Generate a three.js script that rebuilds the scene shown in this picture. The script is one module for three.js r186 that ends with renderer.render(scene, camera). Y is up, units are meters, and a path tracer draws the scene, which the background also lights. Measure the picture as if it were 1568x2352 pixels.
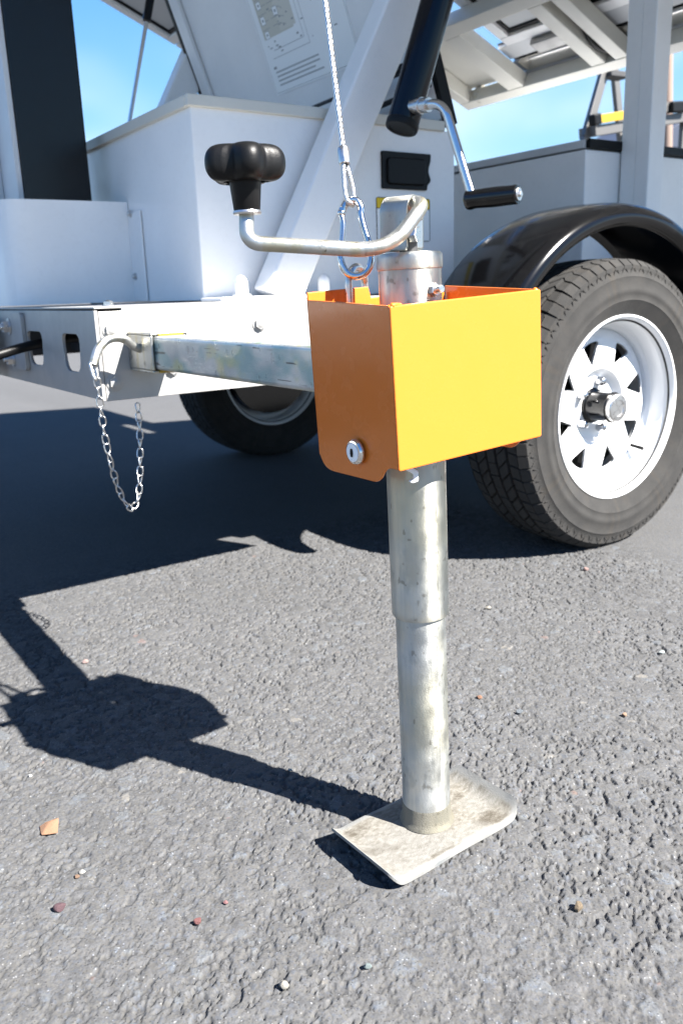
import * as THREE from 'three';
import { RoundedBoxGeometry } from 'three/addons/geometries/RoundedBoxGeometry.js';
import { mergeGeometries, mergeVertices, toCreasedNormals as creased } from 'three/addons/utils/BufferGeometryUtils.js';
import { Brush, Evaluator, SUBTRACTION } from 'three-bvh-csg';

// ---------------------------------------------------------------- camera, sky, sun, exposure
const scene = new THREE.Scene();
const F = 1917.27, YAW = 0.600309, PITCH = 0.259683, ROLL = -0.033456;
const CAM = new THREE.Vector3(0, 0.6, 0);
const camera = new THREE.PerspectiveCamera(63.0476, 682 / 1024, 0.05, 2000);
const vD = new THREE.Vector3(Math.sin(YAW) * Math.cos(PITCH), -Math.sin(PITCH), -Math.cos(YAW) * Math.cos(PITCH));
const r0 = new THREE.Vector3(Math.cos(YAW), 0, Math.sin(YAW)), u0 = new THREE.Vector3().crossVectors(r0, vD);
const vR = r0.clone().multiplyScalar(Math.cos(ROLL)).addScaledVector(u0, Math.sin(ROLL));
const vU = u0.clone().multiplyScalar(Math.cos(ROLL)).addScaledVector(r0, -Math.sin(ROLL));
camera.position.copy(CAM); camera.up.copy(vU); camera.lookAt(CAM.clone().add(vD));
camera.focus = 0.86; camera.userData.fStop = 9;
camera.updateMatrixWorld(true);

const SUN = new THREE.Vector3(0.417, 1, 0.9).normalize();
const sun = new THREE.DirectionalLight(0xfffaf3, 3.75);
sun.position.copy(SUN).multiplyScalar(12).add(new THREE.Vector3(1.2, 0, -1.5)); sun.target.position.set(1.2, 0, -1.5);
sun.castShadow = true; sun.shadow.mapSize.set(4096, 4096); sun.shadow.radius = 1;
Object.assign(sun.shadow.camera, { left: -5, right: 5, top: 5, bottom: -5, near: 0.5, far: 40 });
scene.add(sun, sun.target);

const toCreasedNormals = (g, a) => { const k = g.userData; g.scale(1000, 1000, 1000); const q = creased(g, a); q.scale(0.001, 0.001, 0.001); q.userData = k; return q; };   // works in millimetres: it merges by position
// seeded noise
function rng(seed) { let a = seed >>> 0; return () => { a = (a + 0x6d2b79f5) | 0; let t = Math.imul(a ^ (a >>> 15), 1 | a); t = (t + Math.imul(t ^ (t >>> 7), 61 | t)) ^ t; return ((t ^ (t >>> 14)) >>> 0) / 4294967296; }; }
const hash = (x, y, s = 0) => { let h = Math.imul(x | 0, 374761393) ^ Math.imul(y | 0, 668265263) ^ Math.imul(s + 17, 2246822519); h = Math.imul(h ^ (h >>> 13), 1274126177); return ((h ^ (h >>> 16)) >>> 0) / 4294967296; };
const mod = (a, n) => ((a % n) + n) % n, sm = (t) => t * t * (3 - 2 * t), clamp = THREE.MathUtils.clamp, lerp = THREE.MathUtils.lerp;
const step = (a, b, x) => sm(clamp((x - a) / (b - a), 0, 1));
function vnoise(x, y, s, px = 1e6, py = 1e6) {           // value noise, tileable with period px, py
  const i = Math.floor(x), j = Math.floor(y), u = sm(x - i), v = sm(y - j), i0 = mod(i, px), i1 = mod(i + 1, px), j0 = mod(j, py), j1 = mod(j + 1, py);
  return lerp(lerp(hash(i0, j0, s), hash(i1, j0, s), u), lerp(hash(i0, j1, s), hash(i1, j1, s), u), v);
}
function fbm(x, y, s, px = 1e6, py = 1e6, oct = 4) { let a = 0, w = 0.5, t = 0; for (let o = 0; o < oct; o++) { a += w * vnoise(x, y, s + o * 7, px, py); t += w; x *= 2; y *= 2; px *= 2; py *= 2; w *= 0.5; } return a / t; }

{ // the sky: clear spring blue, paler and thinly clouded low down
  const W = 512, H = 256, d = new Float32Array(W * H * 4), SK = 1;
  for (let j = 0; j < H; j++) for (let i = 0; i < W; i++) {
    const el = ((j + 0.5) / H - 0.5) * Math.PI, az = ((i + 0.5) / W - 0.5) * 2 * Math.PI, e = Math.max(el, 0);
    const y = Math.sin(e), q = 1 - y, m = step(0.5, 0.05, e);
    let c = [lerp(0.014, 0.142, q ** 6), lerp(0.043, 0.19, q ** 4), lerp(0.108, 0.215, q ** 1.8)];
    const cx = Math.cos(az) * Math.cos(e) / (y + 0.25), cz = Math.sin(az) * Math.cos(e) / (y + 0.25);
    const cl = step(0.42, 0.78, fbm(cx * 2.1 + 11, cz * 3.4 + 5, 3, 1e6, 1e6, 5)) * (0.12 + 0.6 * m);
    c = [lerp(c[0], 0.15, cl), lerp(c[1], 0.175, cl), lerp(c[2], 0.195, cl)];
    if (el < 0) c = [0.06, 0.06, 0.06];
    d.set([c[0] * SK, c[1] * SK, c[2] * SK, 1], (j * W + i) * 4);
  }
  const t = new THREE.DataTexture(d, W, H, THREE.RGBAFormat, THREE.FloatType);
  t.mapping = THREE.EquirectangularReflectionMapping; t.magFilter = t.minFilter = THREE.LinearFilter; t.wrapS = THREE.RepeatWrapping; t.needsUpdate = true;
  scene.background = t; scene.environment = t;
}
const renderer = new THREE.WebGLRenderer({ antialias: true });
renderer.toneMapping = THREE.LinearToneMapping; renderer.toneMappingExposure = 7.3;
renderer.shadowMap.enabled = true; renderer.shadowMap.type = THREE.PCFSoftShadowMap;

// ---------------------------------------------------------------- helpers
const V = (x, y, z) => new THREE.Vector3(x, y, z), AX = { x: V(1, 0, 0), y: V(0, 1, 0), z: V(0, 0, 1) };
const ray = (px, py) => vD.clone().multiplyScalar(F).addScaledVector(vR, px - 784).addScaledVector(vU, 1176 - py);
function P(px, py, ax, val) { const r = ray(px, py), t = (val - CAM[ax]) / r[ax]; return CAM.clone().addScaledVector(r, t); }   // a measured pixel on a plane of the place
function Wd(px, py, w) { return CAM.clone().addScaledVector(ray(px, py), w / F); }                                                // a measured pixel at a depth

const used = {};
const numbered = (n) => { const k = (used[n] = (used[n] ?? -1) + 1); return k ? `${n}_${String(k).padStart(3, '0')}` : n; };
function thing(name, label, category, at, group) {
  const o = new THREE.Group(); o.name = numbered(name); o.position.copy(at); scene.add(o);
  o.userData = { label, category }; if (group) o.userData.group = group;
  return o;
}
function rootOf(o) { while (o.parent && o.parent !== scene) o = o.parent; return o; }
function boxUV(g) { // uv in metres from position along the dominant axis
  const p = g.attributes.position, n = g.attributes.normal, uv = new Float32Array(p.count * 2);
  for (let i = 0; i < p.count; i += 3) {
    let nx = 0, ny = 0, nz = 0;
    for (let k = i; k < i + 3 && k < p.count; k++) { nx += n.getX(k); ny += n.getY(k); nz += n.getZ(k); }
    nx = Math.abs(nx); ny = Math.abs(ny); nz = Math.abs(nz);
    for (let k = i; k < i + 3 && k < p.count; k++) {
      const x = p.getX(k), y = p.getY(k), z = p.getZ(k);
      if (nx >= ny && nx >= nz) uv.set([z, y], k * 2); else if (ny >= nz) uv.set([x, z], k * 2); else uv.set([x, y], k * 2);
    }
  }
  g.setAttribute('uv', new THREE.BufferAttribute(uv, 2)); return g;
}
function prep(g) {
  const keep = g.userData.keepUV; let q = g.index ? g.toNonIndexed() : g.clone();
  for (const k of Object.keys(q.attributes)) if (!['position', 'normal', 'uv'].includes(k)) q.deleteAttribute(k);
  if (!q.attributes.normal) q.computeVertexNormals();
  if (!keep || !q.attributes.uv) boxUV(q);
  q.morphAttributes = {}; q.clearGroups(); return q;
}
// one named mesh of world-placed geometries under a thing (or a part of it)
function part(name, geos, mat, parent, opt = {}) {
  geos = [].concat(geos).map(prep);
  const g = geos.length > 1 ? mergeGeometries(geos) : geos[0];
  const root = rootOf(parent); if (!opt.local) g.translate(-root.position.x, -root.position.y, -root.position.z);
  const m = new THREE.Mesh(g, mat); m.name = name; m.castShadow = m.receiveShadow = true; parent.add(m);
  if (opt.label) m.userData.label = opt.label; if (opt.kind) m.userData.kind = opt.kind;
  return m;
}
const rbox = (x0, x1, y0, y1, z0, z1, r = 0.003, s = 2) => { // a box with rounded edges between bounds
  const a = Math.abs(x1 - x0), b = Math.abs(y1 - y0), c = Math.abs(z1 - z0);
  const g = new RoundedBoxGeometry(a, b, c, s, Math.min(r, a / 2.01, b / 2.01, c / 2.01)); g.translate((x0 + x1) / 2, (y0 + y1) / 2, (z0 + z1) / 2); return g;
};
function basis(g, O, U, Vv) { const N = new THREE.Vector3().crossVectors(U, Vv); return g.applyMatrix4(new THREE.Matrix4().makeBasis(U, Vv, N).setPosition(O)); }
function plate(shape, th, O, U, Vv, bev = 0.0008, cs = 16) { // a sheet cut to a shape, standing on O with its thickness along U x V
  const g = new THREE.ExtrudeGeometry(shape, { depth: th - 2 * bev, bevelEnabled: bev > 0, bevelThickness: bev, bevelSize: bev, bevelOffset: -bev, bevelSegments: 2, curveSegments: cs });
  g.translate(0, 0, bev); return basis(g, O, U, Vv);
}
function poly(pts, holes = []) { const s = new THREE.Shape(pts.map((p) => new THREE.Vector2(...p))); for (const h of holes) s.holes.push(h); return s; }
function roundPoly(pts, r, S = THREE.Shape) { // a polygon with rounded corners; r one radius or one per corner
  const s = new S(), n = pts.length;
  for (let i = 0; i < n; i++) {
    const p = new THREE.Vector2(...pts[i]), a = new THREE.Vector2(...pts[(i + n - 1) % n]), b = new THREE.Vector2(...pts[(i + 1) % n]), ri = Array.isArray(r) ? r[i] : r;
    const da = a.clone().sub(p), db = b.clone().sub(p), la = da.length(), lb = db.length(), k = Math.min(ri, la * 0.49, lb * 0.49);
    const A = p.clone().addScaledVector(da, k / la), B = p.clone().addScaledVector(db, k / lb);
    if (i) s.lineTo(A.x, A.y); else s.moveTo(A.x, A.y);
    s.quadraticCurveTo(p.x, p.y, B.x, B.y);
  }
  s.closePath(); return s;
}
function bar(A, B, w, h, up = AX.y, r = 0.003) { // a square tube from A to B
  const d = B.clone().sub(A), L = d.length(), z = d.clone().normalize(), x = new THREE.Vector3().crossVectors(up, z).normalize(), y = new THREE.Vector3().crossVectors(z, x);
  const g = new RoundedBoxGeometry(w, h, L, 2, Math.min(r, w / 2.01, h / 2.01));
  return g.applyMatrix4(new THREE.Matrix4().makeBasis(x, y, z).setPosition(A.clone().add(B).multiplyScalar(0.5)));
}
function lathe(pts, seg = 48, O = V(0, 0, 0), axis = AX.y, ps = 0, pl = Math.PI * 2) { // profile [r, h] round an axis through O; sharp corners kept
  let g = new THREE.LatheGeometry(pts.map((p) => new THREE.Vector2(...p)), seg, ps, pl);
  const uv = g.attributes.uv, R = Math.max(...pts.map((p) => p[0])); let L = 0; const acc = [0];
  for (let i = 1; i < pts.length; i++) acc.push((L += Math.hypot(pts[i][0] - pts[i - 1][0], pts[i][1] - pts[i - 1][1])));
  for (let i = 0; i < uv.count; i++) uv.setXY(i, uv.getX(i) * R * pl, acc[i % pts.length]);
  g = toCreasedNormals(g, 0.6); g.userData.keepUV = true;
  const q = new THREE.Quaternion().setFromUnitVectors(AX.y, axis.clone().normalize());
  return g.applyQuaternion(q).translate(O.x, O.y, O.z);
}
const rod = (A, B, r, seg = 24, ch = 0.0006) => { const d = B.clone().sub(A), L = d.length(); return lathe([[0, 0], [r - ch, 0], [r, ch], [r, L - ch], [r - ch, L], [0, L]], seg, A, d); };
const taper = (A, B, a, b, seg = 24, ch = 0.0006) => { const d = B.clone().sub(A), L = d.length(); return lathe([[0, 0], [a - ch, 0], [a, ch], [b, L - ch], [b - ch, L], [0, L]], seg, A, d); };
class Bent extends THREE.CurvePath { } // straight runs joined by bends
function bentPath(pts, r) {
  const c = new Bent(), n = pts.length; let last = pts[0].clone();
  for (let i = 1; i < n - 1; i++) {
    const p = pts[i], a = pts[i - 1], b = pts[i + 1], ri = Array.isArray(r) ? r[i - 1] : r, k = Math.min(ri, p.distanceTo(a) * 0.49, p.distanceTo(b) * 0.49);
    const A = p.clone().add(a.clone().sub(p).setLength(k)), B = p.clone().add(b.clone().sub(p).setLength(k));
    c.add(new THREE.LineCurve3(last, A)); c.add(new THREE.QuadraticBezierCurve3(A, p.clone(), B)); last = B;
  }
  c.add(new THREE.LineCurve3(last, pts[n - 1].clone())); return c;
}
function pipe(curve, r, seg = 80, rad = 16, closed = false) {
  const g = new THREE.TubeGeometry(curve, seg, r, rad, closed), L = curve.getLength(), uv = g.attributes.uv;
  for (let i = 0; i < uv.count; i++) uv.setXY(i, uv.getX(i) * L, uv.getY(i) * 6.283 * r);
  g.userData.keepUV = true; if (closed) return g;
  const caps = [0, 1].map((t) => { const p = curve.getPointAt(t), d = curve.getTangentAt(t).multiplyScalar(t ? 1 : -1); return lathe([[0, r * 0.18], [r * 0.7, r * 0.1], [r, 0]].reverse().map(([a, b]) => [a, b]), rad, p, d); });
  const m = mergeGeometries([g, ...caps].map((q) => { const k = q.userData.keepUV; const o = q.index ? q.toNonIndexed() : q; o.userData.keepUV = k; return o; })); m.userData.keepUV = true; return m;
}
const ballAt = (p, r, sx = 1, sy = 1, sz = 1, seg = 16) => { const g = new THREE.SphereGeometry(r, seg, seg / 2 + 2); g.scale(sx, sy, sz); return g.translate(p.x, p.y, p.z); };
function hexBolt(p, n, r = 0.009, h = 0.007, dome = true) { // a bolt head with a washer, sitting on p and facing n
  const hd = toCreasedNormals(new THREE.CylinderGeometry(r * 0.97, r, h, 6), 0.3); hd.translate(0, h / 2 + 0.002, 0);
  hd.applyQuaternion(new THREE.Quaternion().setFromUnitVectors(AX.y, n)).translate(p.x, p.y, p.z);
  return [lathe([[0, 0], [r * 1.35, 0], [r * 1.35, 0.0016], [r * 1.2, 0.002], [0, 0.002]], 20, p, n), dome ? lathe([[0, h + 0.0045], [r * 0.5, h + 0.0035], [r * 0.8, h + 0.002]].reverse(), 12, p, n) : rod(p, p.clone().addScaledVector(n, h + 0.008), r * 0.5, 12), hd];
}

// ---------------------------------------------------------------- textures
function tex(w, h, fn, srgb = false) { // computed texture; fn returns [r, g, b] 0..1
  const d = new Uint8Array(w * h * 4);
  for (let j = 0; j < h; j++) for (let i = 0; i < w; i++) { const c = fn(i / w, j / h, i, j); d.set([clamp(c[0], 0, 1) * 255, clamp(c[1], 0, 1) * 255, clamp(c[2], 0, 1) * 255, 255], (j * w + i) * 4); }
  const t = new THREE.DataTexture(d, w, h); t.wrapS = t.wrapT = THREE.RepeatWrapping; t.magFilter = THREE.LinearFilter; t.minFilter = THREE.LinearMipmapLinearFilter; t.generateMipmaps = true;
  if (srgb) t.colorSpace = THREE.SRGBColorSpace; t.needsUpdate = true; return t;
}
const rep = (t, mx, my = mx) => { const c = t.clone(); c.repeat.set(1 / mx, 1 / my); c.needsUpdate = true; return c; };   // the texture covers mx by my metres
const mixc = (a, b, t) => [lerp(a[0], b[0], t), lerp(a[1], b[1], t), lerp(a[2], b[2], t)];
const s3 = (v) => [v, v, v];
// zinc plating: cloudy, faintly yellow patches, grey wear, fine streaks and pits
const zincCol = tex(512, 512, (u, v) => {
  const n = fbm(u * 5, v * 5, 21, 5, 5, 5), m = fbm(u * 12, v * 3, 33, 12, 3, 4), p = fbm(u * 40, v * 40, 41, 40, 40, 3);
  let c = mixc([0.80, 0.80, 0.785], [0.90, 0.905, 0.90], n * 1.6 - 0.3);
  c = mixc(c, [0.80, 0.765, 0.64], step(0.52, 0.72, m) * 0.55);
  c = mixc(c, [0.52, 0.53, 0.53], step(0.6, 0.75, fbm(u * 9, v * 9, 55, 9, 9, 5)) * 0.6);
  return mixc(c, [0.40, 0.38, 0.34], step(0.68, 0.78, p) * step(0.45, 0.65, n) * 0.7);
}, true);
const zincRough = tex(512, 512, (u, v) => { const n = fbm(u * 8, v * 8, 61, 8, 8, 5), m = fbm(u * 30, v * 6, 64, 30, 6, 3); return s3(0.30 + 0.34 * n + 0.12 * m); });
const fineBump = tex(512, 512, (u, v) => s3(fbm(u * 60, v * 60, 71, 60, 60, 3)));
const paintBump = tex(256, 256, (u, v) => s3(fbm(u * 40, v * 40, 77, 40, 40, 2)));
const dust = tex(512, 512, (u, v) => { const n = fbm(u * 6, v * 6, 81, 6, 6, 5), f = fbm(u * 60, v * 60, 85, 60, 60, 2); return s3(0.965 + 0.03 * clamp(n * 1.4 - 0.2, 0, 1) - 0.008 * step(0.6, 0.8, f)); }, true);
const paintRough = tex(256, 256, (u, v) => s3(0.32 + 0.3 * fbm(u * 7, v * 7, 91, 7, 7, 4)));
const tyreCol = tex(512, 512, (u, v) => {
  const n = fbm(u * 7, v * 7, 101, 7, 7, 5), f = fbm(u * 50, v * 50, 105, 50, 50, 3), s = fbm(u * 26, v * 5, 108, 26, 5, 4);
  let c = mixc([0.175, 0.173, 0.17], [0.235, 0.23, 0.222], clamp(n * 1.8 - 0.45, 0, 1));
  c = mixc(c, [0.27, 0.24, 0.205], step(0.52, 0.78, s) * 0.45);
  return mixc(c, [0.15, 0.15, 0.15], step(0.55, 0.75, f) * 0.3);
}, true);

const std = (o) => new THREE.MeshPhysicalMaterial(o);
const lin = (r, g, b) => new THREE.Color().setRGB(r, g, b);
const M = {
  zinc: std({ color: lin(0.70, 0.70, 0.69), metalness: 1, roughness: 0.85, map: rep(zincCol, 0.16), roughnessMap: rep(zincRough, 0.14), bumpMap: rep(fineBump, 0.09), bumpScale: 0.00012 }),
  bright: std({ color: lin(0.60, 0.592, 0.58), metalness: 1, roughness: 0.6, roughnessMap: rep(zincRough, 0.05), bumpMap: rep(fineBump, 0.05), bumpScale: 0.00005 }),
  chrome: std({ color: lin(0.66, 0.64, 0.615), metalness: 1, roughness: 0.16 }),
  nut: std({ color: lin(0.42, 0.43, 0.45), metalness: 1, roughness: 0.22 }),
  alu: std({ color: lin(0.37, 0.365, 0.355), metalness: 0.45, roughness: 0.9, map: rep(dust, 0.3), roughnessMap: rep(zincRough, 0.25), bumpMap: rep(fineBump, 0.12), bumpScale: 0.00008 }),
  white: std({ color: lin(0.86, 0.855, 0.845), roughness: 0.9, map: rep(dust, 0.5), roughnessMap: rep(paintRough, 0.3), clearcoat: 0.25, clearcoatRoughness: 0.25, bumpMap: rep(paintBump, 0.05), bumpScale: 0.00004 }),
  cream: std({ color: lin(0.62, 0.60, 0.535), roughness: 0.9, map: rep(dust, 0.4), roughnessMap: rep(paintRough, 0.3) }),
  grey: std({ color: lin(0.60, 0.61, 0.62), roughness: 0.9, map: rep(dust, 0.4), roughnessMap: rep(paintRough, 0.3) }),
  orange: std({ color: lin(0.60, 0.152, 0.021), roughness: 0.55, roughnessMap: rep(paintRough, 0.1), clearcoat: 0.3, clearcoatRoughness: 0.10, specularIntensity: 0.5, bumpMap: rep(paintBump, 0.03), bumpScale: 0.00005 }),
  black: std({ color: lin(0.0035, 0.004, 0.005), specularIntensity: 0.6, roughness: 0.38, roughnessMap: rep(zincRough, 0.1), bumpMap: rep(fineBump, 0.05), bumpScale: 0.00006 }),
  matteBlack: std({ color: lin(0.004, 0.0041, 0.0045), roughness: 0.42, specularIntensity: 0.42, bumpMap: rep(fineBump, 0.04), bumpScale: 0.0001 }),
  gloss: std({ color: lin(0.003, 0.003, 0.0034), roughness: 0.12, specularIntensity: 0.9 }),
  navy: std({ color: lin(0.002, 0.003, 0.006), roughness: 0.14, specularIntensity: 0.55 }),
  tyre: std({ color: lin(0.44, 0.44, 0.445), roughness: 0.92, map: rep(tyreCol, 0.3), bumpMap: rep(fineBump, 0.06), bumpScale: 0.0005 }),
  rim: std({ color: lin(0.66, 0.67, 0.68), roughness: 0.4, clearcoat: 0.4, clearcoatRoughness: 0.15 }),
  backsheet: std({ color: lin(0.55, 0.56, 0.56), roughness: 0.6 }),
  cell: std({ color: lin(0.012, 0.016, 0.04), roughness: 0.2, clearcoat: 1, clearcoatRoughness: 0.05 }),
  darkSteel: std({ color: lin(0.03, 0.03, 0.032), roughness: 0.6 }),
  yellow: std({ color: lin(0.30, 0.19, 0.006), roughness: 0.5 }),
  lad: std({ color: lin(0.13, 0.127, 0.124), metalness: 0.5, roughness: 0.45 }),
};

// ---------------------------------------------------------------- the asphalt: one sheet, finely modelled where the camera stands close
const STONE = (() => { // stones laid at random; height and tone are splatted into a raster by anyone who asks
  return function splat(W, H, cell, seed, wrap, ox, oz, list) {
    const h = new Float32Array(W * H).fill(-1), tone = new Float32Array(W * H), R = rng(seed);
    for (const [dens, rmin, rmax, top] of list) {
      const n = Math.round(dens * W * H * cell * cell);
      for (let k = 0; k < n; k++) {
        const cx = R() * W, cz = R() * H, r = lerp(rmin, rmax, Math.pow(R(), 2)) / cell, e = 0.7 + 0.6 * R(), a = R() * 3.14, ca = Math.cos(a), sa = Math.sin(a), t = R(), hh = top * (0.55 + 0.45 * R()), q = Math.ceil(r * 1.35), p1 = R() * 6.28, p2 = R() * 6.28;
        for (let j = -q; j <= q; j++) for (let i = -q; i <= q; i++) {
          let x = Math.floor(cx) + i, z = Math.floor(cz) + j; const dx = x + 0.5 - cx, dz = z + 0.5 - cz;
          if (wrap) { x = mod(x, W); z = mod(z, H); } else if (x < 0 || z < 0 || x >= W || z >= H) continue;
          const X = (dx * ca + dz * sa) / (r * e), Z = (-dx * sa + dz * ca) * e / r, th = Math.atan2(Z, X), d = Math.hypot(X, Z) * (1 + 0.13 * Math.sin(3 * th + p1) + 0.09 * Math.sin(5 * th + p2));
          if (d >= 1) continue;
          const y = hh * Math.min(1, Math.sqrt(1 - d * d) * 1.75), id = z * W + x;
          if (y > h[id]) { h[id] = y; tone[id] = t; }
        }
      }
    }
    return { h, tone };
  };
})();
const MIX = [[24000, 0.0018, 0.0034, 0.6], [8200, 0.0036, 0.0080, 0.88], [800, 0.0075, 0.0135, 1.0]];
{
  const N = 1024, TILE = 1.1, S = STONE(N, N, TILE / N, 5, true, 0, 0, [[150000, 0.0009, 0.0019, 0.6], [22000, 0.0016, 0.0028, 0.9]]);
  const tint = (t, n) => t < 0.04 ? [0.35, 0.347, 0.34] : t < 0.2 ? [0.325, 0.332, 0.345] : s3(0.318 + 0.02 * n + 0.06 * (t - 0.6));
  const col = tex(N, N, (u, v, i, j) => { const id = j * N + i, n = fbm(u * 9, v * 9, 121, 9, 9, 4), g = hash(i, j, 3); let c = S.h[id] < 0 ? mixc([0.375, 0.368, 0.355], [0.315, 0.312, 0.305], g) : tint(S.tone[id], n); const w = g > 0.995 ? 1.7 : g < 0.02 ? 0.6 : 0.93 + 0.14 * g; return c.map((q) => q * w); }, true);
  const bmp = tex(N, N, (u, v, i, j) => { const id = j * N + i; return s3(0.25 + 0.6 * Math.max(S.h[id], -0.15) + 0.12 * hash(i, j, 9)); });
  const asphalt = std({ color: lin(0.80, 0.812, 0.84), roughness: 0.95, map: rep(col, TILE), bumpMap: rep(bmp, TILE), bumpScale: 0.0007, vertexColors: true });
  asphalt.specularIntensity = 0.25;
  // grid lines: fine over the ground that fills the picture, coarse out to the horizon
  const axis = (a, b, st, far) => { const o = []; for (let q = far; q > 0.004; q *= 0.62) o.push(a - q); for (let q = a; q <= b + 1e-6; q += st) o.push(q); const e = o[o.length - 1]; const t = []; for (let q = far; q > 0.004; q *= 0.62) t.push(e + q); return o.concat(t.reverse()); };
  const C = 0.0018, x0 = 0.02, x1 = 1.62, z0 = -1.82, z1 = -0.28, xs = axis(x0, x1, C, 400), zs = axis(z0, z1, C, 400);
  const w = Math.round((x1 - x0) / C) + 2, hN = Math.round((z1 - z0) / C) + 2, T = STONE(w, hN, C, 9, false, 0, 0, MIX);
  const nx = xs.length, nz = zs.length, pos = new Float32Array(nx * nz * 3), uv = new Float32Array(nx * nz * 2), vc = new Float32Array(nx * nz * 3), ix = [];
  for (let j = 0; j < nz; j++) for (let i = 0; i < nx; i++) {
    const x = xs[i], z = zs[j], k = j * nx + i, a = Math.round((x - x0) / C), b = Math.round((z - z0) / C);
    const inside = a >= 0 && b >= 0 && a < w && b < hN, f = step(0, 0.12, Math.min(x - x0, x1 - x, z - z0, z1 - z));
    let h = inside ? T.h[b * w + a] : 0, rough = 0.2 + 0.6 * step(0.30, 0.62, fbm(x * 4.2 + 3, z * 4.2 + 8, 131, 1e6, 1e6, 3));
    const pit = inside && h < 0;
    h = pit ? -0.25 - 0.5 * rough : h * (0.35 + 0.65 * rough) - 0.6 * rough * 0.2;
    h = h * 0.0026 + 0.0005 * (fbm(x * 26, z * 26, 141, 1e6, 1e6, 3) - 0.5) + 0.002 * (fbm(x * 5, z * 5, 151, 1e6, 1e6, 2) - 0.5);
    pos.set([x, (h - 0.0012) * f, z], k * 3); uv.set([x, z], k * 2);
    const big = fbm(x * 1.1 + 9, z * 1.1, 161, 1e6, 1e6, 4), med = fbm(x * 7, z * 7, 171, 1e6, 1e6, 3), t = inside ? T.tone[b * w + a] : 0.5;
    let c = s3(1.0 + 0.22 * (big - 0.5) + 0.12 * (med - 0.5) + 0.26 * (t - 0.5));
    if (inside && t > 0.9985 && h > 0) c = [c[0] * 1.4, c[1] * 1.34, c[2] * 1.24]; else if (inside && t > 0.998 && h > 0) c = [c[0] * 1.25, c[1] * 0.98, c[2] * 0.9]; else if (inside && t > 0.95 && h > 0) c = [c[0] * 1.03, c[1] * 1.08, c[2] * 1.13];
    vc.set(c.map((q) => Math.min(q, 1.6)), k * 3);
  }
  for (let j = 0; j + 1 < nz; j++) for (let i = 0; i + 1 < nx; i++) { const a = j * nx + i; ix.push(a, a + nx, a + 1, a + 1, a + nx, a + nx + 1); }
  const g = new THREE.BufferGeometry(); g.setAttribute('position', new THREE.BufferAttribute(pos, 3)); g.setAttribute('uv', new THREE.BufferAttribute(uv, 2)); g.setAttribute('color', new THREE.BufferAttribute(vc, 3)); g.setIndex(ix); g.computeVertexNormals();
  const m = new THREE.Mesh(g, asphalt); m.name = 'asphalt_ground'; m.castShadow = m.receiveShadow = true; m.userData = { kind: 'structure', label: 'grey weathered asphalt ground with fine stones' }; scene.add(m);
}

// ---------------------------------------------------------------- the trailer
const T = thing('trailer', 'white two-wheeled equipment trailer with black fenders, tilted panels and open front box', 'trailer', V(1.6, 0, -2.05));
const ZR = -1.345, XE = 0.457;            // outer face of the side rail, face of the front end plate
{ // front crosswise box of folded plate
  const hole = (a0, a1, a2, a3, y0, y1) => roundPoly([[a0, y1], [a1, y1], [a2, y0], [a3, y0]], 0.022, THREE.Path);
  const s = poly([[0, 0.438], [0.75, 0.438], [0.75, 0.581], [0, 0.581]], [hole(0.085, 0.187, 0.178, 0.099, 0.477, 0.542), hole(0.306, 0.415, 0.405, 0.318, 0.477, 0.542)]);
  const frame = new THREE.Group(); frame.name = 'front_frame'; T.add(frame);
  part('end_plate', plate(s, 0.006, V(XE, 0, ZR), V(0, 0, -1), AX.y), M.alu, frame);
  part('side_plate', plate(poly([[0.007, 0.436], [0.66, 0.436], [0.66, 0.583], [0.046, 0.583], [0.046, 0.579], [0.007, 0.579]]), 0.006, V(XE, 0, ZR - 0.006), AX.x, AX.y), M.alu, frame);
  part('top_plate', [rbox(XE + 0.002, 1.12, 0.5835, 0.5865, -2.1, ZR - 0.004, 0.001)], M.alu, frame);
  const bolts = [[254, 757], [264, 879], [595, 743], [395, 846]];
  for (const [x, y] of bolts) part('bolt', hexBolt(P(x, y, 'z', ZR), AX.z, 0.0105, 0.005), M.alu, frame);
  part('bolt', hexBolt(V(0.492, 0.5865, -1.372), AX.y, 0.008, 0.006), M.bright, frame);
  part('receiver_sleeve', [rbox(0.508, 0.573, 0.483, 0.4875, ZR + 0.001, -1.247, 0.002), rbox(0.508, 0.573, 0.5415, 0.546, ZR + 0.001, -1.247, 0.002), rbox(0.508, 0.5125, 0.4876, 0.5414, ZR + 0.001, -1.247, 0.002), rbox(0.5685, 0.573, 0.4876, 0.5414, ZR + 0.001, -1.247, 0.002)], M.zinc, frame);
  part('clamp_plate', [plate(roundPoly([[0.415, 0.463], [0.505, 0.463], [0.505, 0.578], [0.415, 0.578]], 0.012), 0.008, V(XE - 0.0085, 0, ZR), V(0, 0, -1), AX.y)], M.alu, frame);
  for (const [y, z] of [[0.549, -1.853], [0.483, -1.853]]) part('nut', hexBolt(V(XE - 0.009, y, z), V(-1, 0, 0), 0.0125, 0.011, false), M.bright, frame);
  part('inner_beam', [rbox(0.7, 1.1, 0.44, 0.57, -1.8, -1.76, 0.004), rbox(0.8, 0.86, 0.45, 0.56, -2.6, -1.36, 0.004)], M.darkSteel, frame);
}
part('step_plate', [rbox(1.0, 1.36, 0.545, 0.56, -1.62, -1.36, 0.003), rbox(1.13, 1.36, 0.46, 0.544, -1.42, -1.405, 0.003)], M.darkSteel, T);
part('tongue_beam', [rbox(-1.1, XE - 0.02, 0.45, 0.57, -2.1, -1.93, 0.008)], M.white, T);
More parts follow.
